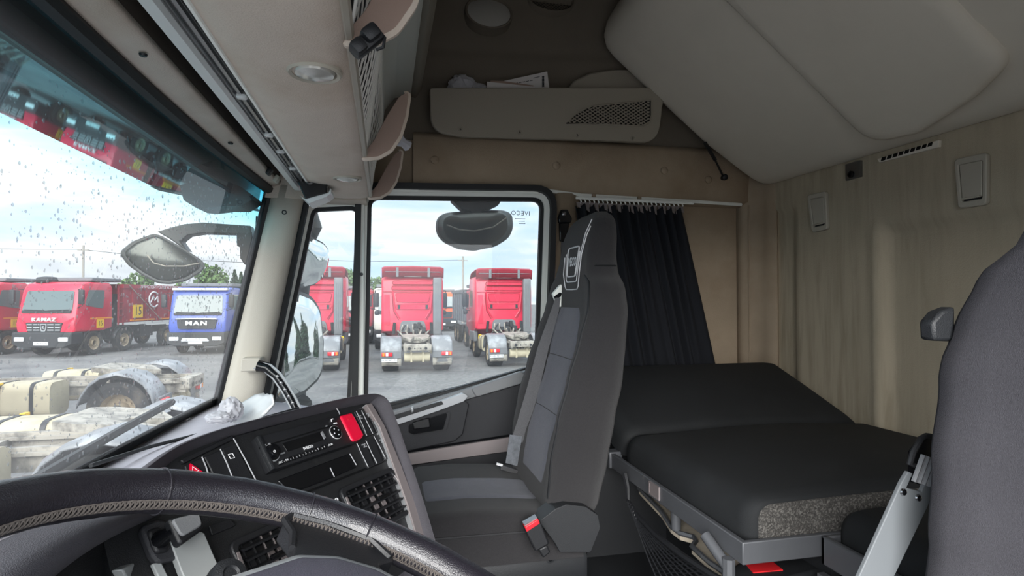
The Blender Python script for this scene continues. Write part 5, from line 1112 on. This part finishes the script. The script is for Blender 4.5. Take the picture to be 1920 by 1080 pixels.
# air vents
def vent(u0, u1, y0, y1, tab):
    c = [(u0, y0), (u1, y0), (u1+.004, y1), (u0+.004, y1)]; m_ = Vector(((u0+u1)/2, (y0+y1)/2))
    o_ = rpoly(offs(c, .009), .014, 4); i_ = rpoly(c, .008, 4)
    bm = B(); ring(bm, [(p.x, p.y, .001) for p in o_], [(p.x, p.y, .001) for p in i_], (0, 0, .008)); vf = obj('air_vent', bm, 'black_plastic', db, True, bev=.002, sm=30)
    bm = B(); prism(bm, [(p.x, p.y, .0015) for p in i_], (0, 0, -.001)); obj('vent_well', bm, 'gloss_black', vf, True, sm=0)
    for s, x in ((0, u0-.003), (1, u1+.004)):
        bm = B(); tube(bm, [(x, y0-.008, .006), (x+(.003 if s else -.003), m_.y, .008), (x+.003, y1+.008, .006)], .004, 6); obj('side_bezel', bm, 'strip_taupe', vf, True)
    for k in range(5):
        y = y0+(y1-y0)*(k+.5)/5; bm = B(); box(bm, (m_.x+.002, y, .0055), (u1-u0-.006, .003, .008), Matrix.Rotation(.5, 3, 'X')); obj('louvre', bm, 'black_plastic', vf, True, sm=0)
    for k in range(6):
        x = u0+(u1-u0)*(k+.6)/6.2; bm = B(); box(bm, (x, m_.y, .0025), (.001, y0-y1, .002), Matrix.Rotation(0, 3, 'Z')); bx(bm, (x+.002, y1+.012+.003*k, .0018), (x+.010, y0-.02, .0022)); obj('vane', bm, 'strip_taupe' if k in (2, 3) else 'black_plastic', vf, True, sm=0)
    bm = B(); rbx(bm, (m_.x+tab, m_.y+.002, .012), (.03, .007, .006), .002, 2); obj('vent_tab', bm, 'gloss_black', vf, True)
vent(.022, .142, -.098, -.168, .01); vent(-.182, -.085, -.105, -.175, 0)
bm = B(); q = U(631, 937, .002); ring(bm, [(q.x+.003*cos(a), q.y+.003*sin(a), .001) for a in [k*pi/6 for k in range(12)]], [(q.x+.002*cos(a), q.y+.002*sin(a), .001) for a in [k*pi/6 for k in range(12)]], (0, 0, .002)); obj('key_symbol', bm, 'white_mark', db, True, sm=0)
up('blank_cover', [(392, 985), (432, 972), (443, 985), (398, 1003)], .004, .008, 'black_plastic', r=.002)
# radio
rd = thing('car_radio', 'black car radio with a round knob and white printed keys in the dashboard', 'radio', C0, MC)
def ur(name, pxs, off, th, m, bev=.0012, r=0, par=None):
    pts = UP(pxs, off)
    if r: pts = [Vector((p.x, p.y, off)) for p in rpoly([(p.x, p.y) for p in pts], r, 4)]
    bm = B(); prism(bm, pts, (0, 0, -th)); return obj(name, bm, m, par or rd, True, bev=bev, sm=30)
bm = B(); rbx(bm, (0, 0, .006), (.186, .056, .014), .003, 2); bdy = obj('face', bm, 'black_plastic', rd, True, sm=40)
bm = B(); rbx(bm, (-.0885, 0, .012), (.008, .056, .012), .0025, 2); obj('end_bar', bm, 'seat_plastic', rd, True)
ur('cd_slot', [(486, 838), (628, 795), (629, 797), (487, 841)], .0135, .002, 'gloss_black', bev=0)
ur('display', [(529, 831), (600, 809), (612, 823), (539, 847)], .0138, .002, 'gloss_black', bev=.0005)
ur('display_tab', [(601, 811), (605, 807), (612, 820), (608, 824)], .0145, .002, 'door_light')
q = U(508, 850, .013); bm = B(); lathe(bm, [(.0125, 0), (.0125, .003), (.0105, .004), (.0095, .012), (.008, .013), (.002, .0132)], Matrix.Translation((q.x, q.y, .012)), 24); obj('knob', bm, 'gloss_black', rd, True)
bm = B(); lathe(bm, [(.0138, 0), (.0138, .002), (.0124, .003)], Matrix.Translation((q.x, q.y, .0125)), 24, False); obj('knob_ring', bm, 'grey_mark', rd, True)
bm = B(); q2 = U(516, 845, .027); ring(bm, [(q2.x+.002*cos(a), q2.y+.002*sin(a), .0252) for a in [k*pi/5 for k in range(10)]], [(q2.x+.0012*cos(a), q2.y+.0012*sin(a), .0252) for a in [k*pi/5 for k in range(10)]], (0, 0, .0006)); obj('power_symbol', bm, 'white_mark', rd, True, sm=0)
q = U(629, 811, .013); bm = B(); lathe(bm, [(.0118, 0), (.0118, .002), (.0108, .003), (.002, .0035)], Matrix.Translation((q.x, q.y, .0125)), 24); obj('arrow_pad', bm, 'gloss_black', rd, True)
bm = B(); lathe(bm, [(.0122, 0), (.0122, .0018), (.0118, .0018)], Matrix.Translation((q.x, q.y, .0125)), 24, False)
for a in range(4): bx(bm, (q.x+.006*cos(a*pi/2+.3)-.001, q.y+.006*sin(a*pi/2+.3)-.001, .0157), (q.x+.006*cos(a*pi/2+.3)+.001, q.y+.006*sin(a*pi/2+.3)+.001, .0162))
obj('arrow_marks', bm, 'white_mark', rd, True, sm=0)
for k, w in enumerate(('SRC', 'FM', '1', '2', '3', '4', '5', '6', 'AUD')):
    px = 525+k*11.7; py = 868-k*4.15; q = U(px, py, .013); bm = B(); rbx(bm, (q.x, q.y, .0135), (.0105, .007, .003), .001, 1); obj('key', bm, 'gloss_black', rd, True)
    text('key_print', w, .0045, Matrix.Translation((q.x, q.y, .0152)), 'white_mark', rd, .0001, bold=.00005)
q = U(578, 839, .0135); text('brand_print', 'IVECO', .0062, Matrix.Translation((q.x, q.y, .0138)), 'white_mark', rd, .0002, sx=1.15, bold=.0002)
for px, py in ((488, 829), (623, 788)):
    bm = B(); q = U(px, py, .0135); tube(bm, [(q.x-.003, q.y-.002, .0137), (q.x-.001, q.y+.002, .0137), (q.x+.003, q.y+.002, .0137)], .001, 5); bx(bm, (q.x-.001, q.y-.008, .0133), (q.x+.007, q.y-.0055, .0139)); obj('phone_symbol', bm, 'white_mark', rd, True)
bm = B()
for px, py, w in ((505, 832, .004), (612, 799, .004), (530, 850, .009)): q = U(px, py, .0135); bx(bm, (q.x-w/2, q.y-.001, .0133), (q.x+w/2, q.y+.001, .0139))
obj('small_marks', bm, 'grey_mark', rd, True, sm=0, kind='stuff')
# left of the console: pale plate, phone mount, stalk knob
up('pale_plate', [(318, 1010), (378, 996), (384, 1000), (412, 1065), (425, 1110), (360, 1115), (340, 1070)], .014, .01, 'stalk_grey', r=.003, bev=.003)
up('pale_strip', [(285, 1056), (303, 1053), (325, 1100), (305, 1100)], .008, .006, 'stalk_grey')
pm = thing('phone_mount', 'black phone mount with a grey clamp stuck to the dashboard behind the steering wheel', 'phone mount', C0, MC)
def um(name, pxs, off, th, m, bev=.002, r=.004): 
    pts = [Vector((p.x, p.y, off)) for p in rpoly([(p.x, p.y) for p in UP(pxs, off)], r, 4)]; bm = B(); prism(bm, pts, (0, 0, -th)); return obj(name, bm, m, pm, True, bev=bev, sm=30)
um('base_plate', [(262, 985), (298, 973), (325, 980), (347, 1036), (330, 1048), (296, 1056), (284, 1040)], .012, .012, 'door_dark', .003, .012)
um('socket', [(277, 992), (300, 985), (322, 1020), (316, 1034), (294, 1036), (286, 1022)], .016, .01, 'black_plastic', .003, .006)
bm = B(); tube(bm, [U(300, 1012, .014), U(318, 1000, .03), U(334, 992, .045)], [.011, .008, .009], 10); obj('arm', bm, 'gloss_black', pm, True)
um('clamp', [(316, 972), (376, 957), (384, 985), (376, 996), (342, 1020), (335, 1016)], .05, .014, 'black_plastic', .003, .004)
um('clamp_face', [(322, 973), (374, 960), (380, 983), (372, 989), (345, 1004), (338, 1000)], .053, .006, 'door_light', .002, .004)
sk2 = thing('control_stalk', 'round-ended grey control stalk left of the vent behind the steering wheel', 'stalk', P(425, 1072, Y=.62))
q = P(424, 1085, Y=.66); bm = B(); Mz = axis(q, (.55, -.55, .62)); lathe(bm, [(.012, -.05), (.014, -.012), (.018, -.008), (.0185, .006), (.0165, .011), (.009, .0125), (.007, .010), (.002, .010)], Mz, 24); obj('knob', bm, 'seat_plastic', sk2)
# instrument hood on the left, dash top
cl_ = thing('instrument_cluster', 'dark hooded instrument cluster behind the steering wheel, at the lower left', 'instrument cluster', (-.3, .45, -.35))
CO = ((-60, 1150), (20, 1085), (65, 1050), (125, 1010), (190, 978), (245, 962), (300, 953)); CI = ((10, 1150), (88, 1085), (140, 1045), (200, 1010), (262, 982), (300, 975), (330, 970))
co_ = [P(*a, X=-.262) for a in CO]; ci_ = [P(*a, X=-.30) for a in CI]
bm = B(); loft(bm, [[i, i.lerp(o, .4)+Vector((.018, 0, 0)), i.lerp(o, .8)+Vector((.012, 0, .0)), o, o+Vector((-.012, 0, .004)), o+Vector((-.06, 0, .002))] for o, i in zip(co_, ci_)]); obj('hood', bm, 'hood_grey', cl_, sm=80, sub=1)
bm = B(); prism(bm, [p+Vector((-.002, 0, .006)) for p in ci_]+[Vector((-.26, .72, -.5)), Vector((-.22, .1, -.5))], (-.012, 0, 0)); obj('panel', bm, 'panel_black', cl_, sm=0)
bm = B(); pp = [P(a, b, X=-.27) for a, b in ((230, 1068), (262, 1050), (290, 1090), (250, 1105))]; prism(bm, pp, (-.012, 0, 0)); pk = obj('pale_key', bm, 'stalk_grey', cl_, bev=.002, sm=30)
bm = B(); pp = [P(a, b, X=-.269) for a, b in ((262, 1076), (270, 1073), (273, 1080), (272, 1086))]; tube(bm, pp, .0006, 4); obj('key_symbol', bm, 'print_ink', pk)
ctop_ = [o+Vector((-.05, 0, .001)) for o in co_[:5]]; hb = [hoodback[k] for k in (2, 3, 5, 6, 8)]
bk_pts = ctop_+hb
ext = [(Vector((-.06, 1.3, -.28))), Vector((-.15, 1.55, -.325)), Vector((-.2, 1.85, -.365)), Vector((-.2, 2.05, -.375))]
rows = []
for p in bk_pts+ext:
    y = p.y; fr_ = Vector((WX(y, -.338)+.004, y, -.338)); m1_ = fr_.lerp(p, .3)+Vector((0, 0, .012)); m2_ = fr_.lerp(p, .7)+Vector((0, 0, .010)); rows.append([fr_, m1_, m2_, p])
bm = B(); loft(bm, rows); obj('dash_top', bm, 'dash_sky_lilac', db, sm=180, sol=.004)
bm = B(); tube(bm, [P(a, b, Y=y) for a, b, y in ((170, 873, 1.16), (280, 838, 1.36), (420, 802, 1.62), (500, 782, 1.74), (560, 765, 1.82))], .004, 6); obj('gap_seal', bm, 'rubber', db)
bm = B(); bx(bm, (-.45, .75, FL), (-.2, 2.05, -.43)); bx(bm, (-.3, .85, FL), (-.14, 1.25, -.46)); obj('lower_body', bm, 'dark_board', db, sm=0)
# speaker cover and plastic bag at the foot of the pillar
sp_ = thing('speaker_cover', 'silver-grey ridged cover on the dash top at the foot of the windscreen pillar', 'cover', P(480, 770, Y=1.9))
bm = B(); A_ = ((425, 790), (455, 755), (478, 741), (492, 739)); B_ = ((470, 800), (500, 775), (515, 758), (512, 742))
loft(bm, [[P(a[0]+(b[0]-a[0])*t, a[1]+(b[1]-a[1])*t-7*sin(pi*t*3)**2*.35, Y=1.56-.05*t) for t in [k/12 for k in range(13)]] for a, b in zip(A_, B_)]); obj('cover', bm, 'rail_silver', sp_, sol=.004, sm=40)
bm = B(); q = P(433, 768, Y=1.50); crumple(bm, (q.x, q.y, q.z), (.026, .02, .028), 5.5); q = P(412, 783, Y=1.48); crumple(bm, (q.x, q.y, q.z), (.03, .02, .014), 2.2); finish(obj('plastic_bag', bm, 'bag_plastic', sm=30), 'crumpled clear bag on the dash top by the foot of the windscreen pillar', 'bag')
# grab handle
gh = thing('grab_handle', 'black ribbed grab handle with a cream mount on the windscreen pillar', 'handle', P(480, 690, Y=1.93))
bm = B(); mp_ = onY(((452, 672), (488, 671), (487, 696), (450, 698)), 1.93); prism(bm, mp_, (0, .06, 0)); obj('mount', bm, 'pillar_trim', gh, bev=.004, sm=30)
GC = ((484, 686), (502, 690), (520, 706), (536, 729), (548, 750), (560, 775)); gy = (1.93, 1.925, 1.91, 1.89, 1.87, 1.85)
gpts = [P(*a, Y=y) for a, y in zip(GC, gy)]
bm = B(); tube(bm, gpts, [.019, .017, .013, .012, .012, .012], 10); obj('grip', bm, 'gloss_black', gh)
bm = B(); tube(bm, [p+Vector((.009, -.008, .010)) for p in gpts], .004, 6); tube(bm, [p+Vector((-.011, -.006, -.006)) for p in gpts], .003, 6); obj('edge_trim', bm, 'silver', gh)
for k in range(6):
    p = gpts[2].lerp(gpts[5], k/5.5); bm = B(); rbx(bm, p+Vector((.002, -.011, .001)), (.011, .006, .010), .0025, 2, Matrix.Rotation(.9, 3, 'Y')); obj('rib', bm, 'steel', gh)
# ================================================================ STEERING WHEEL
CW = Vector((-.045, .382, -.228)); TI = .4; MW = Matrix(((0, -cos(TI), sin(TI)), (1, 0, 0), (0, sin(TI), cos(TI))))
sw = thing('steering_wheel', 'black leather steering wheel with stitched cover, close to the camera at the lower left', 'steering wheel', CW, MW)
RW, rw = .235, .0187
def rim(th, ph, r=rw): return Vector(((RW+r*cos(ph))*cos(th), (RW+r*cos(ph))*sin(th), r*sin(ph)))
bm = B(); NT = 144; vs = [[bm.verts.new(rim(2*pi*i/NT, 2*pi*j/20, rw*(1+.012*sin(i*.9)+.01*sin(i*2.3+j)))) for j in range(20)] for i in range(NT)]
for i in range(NT):
    for j in range(20): bm.faces.new((vs[i][j], vs[(i+1) % NT][j], vs[(i+1) % NT][(j+1) % 20], vs[i][(j+1) % 20]))
rm = obj('rim', bm, 'leather', sw, True, sm=180)
bm = B()
for d in (42, 8, -8, 138, 172): tube(bm, [rim(radians(d), 2*pi*j/20, rw*1.015) for j in range(20)], .0011, 4, True)
objs('leather_seam', bm, 'leather', rm, True)
bm = B()
for i in range(-46, 172):
    th = radians(i*1.08)
    for s_ in (0, 1):
        a, b = rim(th, radians(178+22*s_), rw*1.03), rim(th+radians(.85), radians(178+22*(1-s_)), rw*1.03)
        tube(bm, [a, rim(th+radians(.42), radians(189), rw*1.06), b], .0008, 4)
for k_ in (177, 201): tube(bm, [rim(radians(v), radians(k_+1.2*(v % 2)), rw*1.02) for v in range(-50, 186)], .0008, 4)
obj('stitching', bm, 'stitch_thread', rm, True, sm=0, kind='stuff')
SPK = [(.135, .03), (.175, .034), (.2, .05), (.218, .048), (.229, 0), (.224, -.06), (.2, -.062), (.18, -.046), (.15, -.06)]
for s in (1, -1):
    bm = B(); prism(bm, [(s*p.x, p.y, -.004) for p in rpoly(SPK, .01, 3)], (0, 0, -.018)); obj('spoke', bm, 'black_plastic', sw, True, bev=.005, sm=30)
    bm = B(); tube(bm, [(s*x, y, z) for x, y, z in ((.16, .034, -.006), (.185, .038, -.004), (.203, .05, -.002), (.214, .045, .001), (.218, .01, .002), (.216, -.035, .001), (.2, -.058, -.004))], .0035, 6); obj('spoke_edge', bm, 'black_plastic', sw, True)
HB = [(-.05, .085), (0, .092), (.05, .085), (.09, .06), (.138, .030), (.160, -.005), (.162, -.045), (.145, -.085), (.10, -.12), (0, -.135), (-.10, -.12), (-.145, -.085), (-.162, -.045), (-.160, -.005), (-.138, .030), (-.09, .06)]
bm = B(); hp = [Vector((p.x, p.y, 0)) for p in rpoly(HB, .02, 3)]
loft(bm, [[p*s+Vector((0, 0, z)) for p in hp] for s, z in ((.98, -.04), (1.0, -.015), (.985, -.004), (.95, .003), (.87, .006))], True, True); obj('hub_trim', bm, 'hub_trim', sw, True, sm=60)
bm = B(); loft(bm, [[p*s+Vector((0, 0, z)) for p in hp] for s, z in ((.885, 0), (.88, .005), (.85, .008), (.8, .010), (.6, .012), (.3, .013), (.05, .013))], True, True); obj('hub_cover', bm, 'hub_cover', sw, True, sm=60)
bm = B(); tube(bm, [(0, -.02, -.03), (0, -.05, -.3)], .03, 14); obj('column', bm, 'black_plastic', sw, True)
# ================================================================ MIRRORS AND VISOR OUTSIDE
def PN(px, py, p0, n_): d = ray(px, py); return d*(Vector(p0).dot(n_)/d.dot(n_))
def bis(a, b): return (Vector(a).normalized()+Vector(b).normalized()).normalized()
def mirror(name, lb, pxs, p0, n_, bulge, glass, par=None, inset=.93, deep=.09):
    p0 = Vector(p0); t = par or thing(name, lb, 'mirror', p0); pts = [PN(a, b, p0, n_) for a, b in pxs]; c = sum(pts, Vector())/len(pts)
    ex = n_.cross(Vector((0, 0, 1))).normalized(); ey = ex.cross(n_)
    flat = rpoly([((p-c).dot(ex), (p-c).dot(ey)) for p in pts], .08, 5); W3 = lambda x, y, z: c+ex*x+ey*y+n_*z
    bm = B(); loft(bm, [[W3(p.x*s, p.y*s, z) for p in flat] for s, z in ((1, 0), (1.02, -.006), (1.0, -.03), (.88, -deep*.75), (.6, -deep), (.2, -deep*1.05))], True, True); obj('shell', bm, 'mirror_shell', t, sm=60)
    bm = B(); loft(bm, [[W3(p.x*s, p.y*s, .002+bulge*(1-s*s)) for p in flat] for s in (inset, inset*.75, inset*.5, inset*.25, .02)], True, True); obj('mirror_glass', bm, glass, t, sm=180); return t
m0 = P(572, 645, Y=2.47); n0 = bis(-m0, (.95, .40, -.0))
n0 = bis((-m0.x, -m0.y, .20), (.95, .40, 0))
side = mirror('side_mirror', 'tall main side mirror outside the quarter window, pale with yard and trees in it', ((520, 548), (556, 544), (585, 556), (601, 580), (607, 640), (606, 690), (598, 712), (570, 738), (535, 752), (515, 756)), m0, n0, .004, 'mirror_glass')
m1_ = P(580, 490, Y=2.47); n1_ = bis((-m1_.x, -m1_.y, -.25), (.95, .40, -.12))
mirror('wide_mirror', 'wide-angle mirror above the tall side mirror outside the quarter window', ((548, 430), (588, 446), (606, 455), (618, 470), (616, 495), (606, 520), (590, 534), (560, 542), (540, 540)), m1_, n1_, .03, 'mirror_glass')
bm = B(); a_ = P(560, 400, Y=2.5); tube(bm, [P(585, 398, Y=2.5), P(588, 425, Y=2.5), P(578, 450, Y=2.52), P(560, 600, Y=2.55), P(560, 770, Y=2.52)], [.022, .035, .03, .03, .03], 10); tube(bm, [P(575, 750, Y=2.5), P(548, 775, Y=2.45), P(530, 770, Y=2.2)], .03, 8); finish(obj('mirror_arm', bm, 'mirror_shell'), 'dark arm carrying the two side mirrors outside the quarter window', 'mirror arm')
q = P(890, 430, Y=2.34); nk = Vector((.05, -.55, -.83)).normalized()
km = thing('kerb_mirror', 'wide grey kerb mirror hanging outside the top of the passenger window', 'mirror', q)
KO = ((817, 425), (820, 407), (835, 399), (890, 394), (945, 394), (960, 401), (963, 425), (955, 446), (930, 462), (890, 470), (860, 467), (832, 454), (820, 440))
ko = onY(KO, 2.33); c = sum(ko, Vector())/len(ko); fl = rpoly([(p.x-c.x, p.z-c.z) for p in ko], .08, 5)
bm = B(); loft(bm, [[Vector((c.x+p.x*s, 2.33+d+.1*max(0, -p.y)*0, c.z+p.y*s)) for p in fl] for s, d in ((.96, -.012), (1, .0), (1, .02), (.9, .07), (.6, .10), (.1, .11))], True, True); obj('shell', bm, 'mirror_shell', km, sm=60)
bm = B(); loft(bm, [[Vector((c.x+p.x*s, 2.318-.05*(1-s*s)-.0*p.y, c.z+p.y*s)) for p in fl] for s in (.95, .8, .6, .4, .2, .02)], True, True); obj('mirror_glass', bm, 'ramp_mirror_glass', km, sm=180)
bm = B(); tube(bm, [P(a, b, Y=2.27) for a, b in ((838, 422), (862, 431), (890, 433), (925, 426), (950, 408))], .0028, 5); obj('pale_line', bm, 'latch_beige', km)  # pale arc across the mirror face
bm = B(); prism(bm, onY(((846, 374), (940, 376), (935, 384), (918, 392), (905, 395), (905, 402), (884, 402), (882, 396), (865, 392)), 2.30), (0, .06, 0)); obj('bracket', bm, 'rubber', km, bev=.004, sm=30)
# front mirror on its arm
fm = thing('front_mirror', 'big drooping front mirror on its arm outside the windscreen corner', 'mirror', P(305, 480, Y=2.25))
FO = ((225, 476), (228, 468), (248, 452), (288, 437), (302, 441), (345, 465), (380, 488), (386, 498), (380, 508), (350, 526), (320, 532), (295, 530), (265, 514), (240, 496))
fo = onY(FO, 2.25); c = sum(fo, Vector())/len(fo); fl = rpoly([(p.x-c.x, p.z-c.z) for p in fo], .08, 5); ax = Vector((-.35, .93, -.1)).normalized()
bm = B(); loft(bm, [[c+Vector((p.x*s, 0, p.y*s))+ax*d for p in fl] for s, d in ((.97, -.004), (1, .006), (1, .02), (.9, .08), (.6, .12), (.1, .13))], True, True); obj('shell', bm, 'mirror_shell', fm, sm=60)
bm = B(); loft(bm, [[c+Vector((p.x*s, 0, p.y*s))-ax*.02*(1-s*s) for p in fl] for s in (.96, .8, .6, .4, .2, .02)], True, True); obj('mirror_glass', bm, 'ramp_mirror_glass', fm, sm=180)
bm = B(); tube(bm, [P(a, b, Y=2.22) for a, b in ((276, 478), (288, 493), (310, 499), (345, 499), (375, 493))], .0022, 5); obj('pale_line', bm, 'latch_beige', fm)  # pale tube paints a curved highlight across the mirror
bm = B(); prism(bm, onY(((294, 434), (318, 427), (345, 420), (380, 417), (440, 421), (470, 423), (471, 438), (445, 439), (380, 437), (352, 441), (338, 452), (345, 462), (352, 472), (335, 460), (318, 448)), 2.26), (0, .06, 0)); obj('arm', bm, 'mirror_shell', fm, bev=.006, sm=30)
bm = B(); prism(bm, onY(((443, 436), (472, 434), (474, 450), (478, 498), (472, 500), (458, 496), (450, 484), (449, 462), (444, 462)), 2.26), (0, .07, 0)); obj('hinge', bm, 'black_plastic', fm, bev=.004, sm=30)
bm = B(); prism(bm, onY(((479, 404), (500, 412), (490, 450), (478, 498), (474, 480), (478, 440)), 2.2), (0, .08, 0)); obj('mount', bm, 'visor_dark', fm, bev=.004, sm=30)
# sun visor over the windscreen, outside: dark inner band and a shiny underside plate
vs_ = thing('sun_visor', 'dark outer sun visor over the windscreen, red trucks mirrored in its shiny underside', 'sun visor', (-.55, 1.0, .28))
def lat(ratio, x): return (x, -x/ratio)   # (x, z)
xa, za = -.455, .455/1.06+.004; xb, zb = -.445, .445/1.40; 
yv = [-.1+2.3*k/12 for k in range(13)]
bm = B(); loft(bm, [[(-.43, y, .43), (xb-.0, y, zb+.005), (xb-.01, y, zb)] for y in yv]); obj('upper_band', bm, 'visor_dark', vs_, sol=.006, sm=30)
VT = radians(11.)
xe = xb; ze = zb
t_ = (ze+xe*.4975)/(.4975-math.tan(VT))
bm = B(); loft(bm, [[(xe-t_*f, y, ze+t_*f*math.tan(VT)) for f in (0, .5, 1)] for y in yv]); obj('underside', bm, 'visor_gloss', vs_, sm=0, sol=.004)
bm = B(); tube(bm, [(xe+.002, y, ze) for y in yv], .004, 6); obj('fold_edge', bm, 'visor_dark', vs_)
bm = B(); loft(bm, [[(xe-t_*f*1.01, y, ze-.003+t_*f*math.tan(VT)) for f in (-.02, .5, 1)] for y in (2.14, 2.215)]); prism(bm, onY(((338, 348), (392, 330), (450, 350), (478, 370), (452, 386), (420, 386), (385, 390), (366, 388), (345, 375)), 1.86), (0, .12, 0)); obj('end_cap', bm, 'visor_dark', vs_, sol=.003, sm=0)
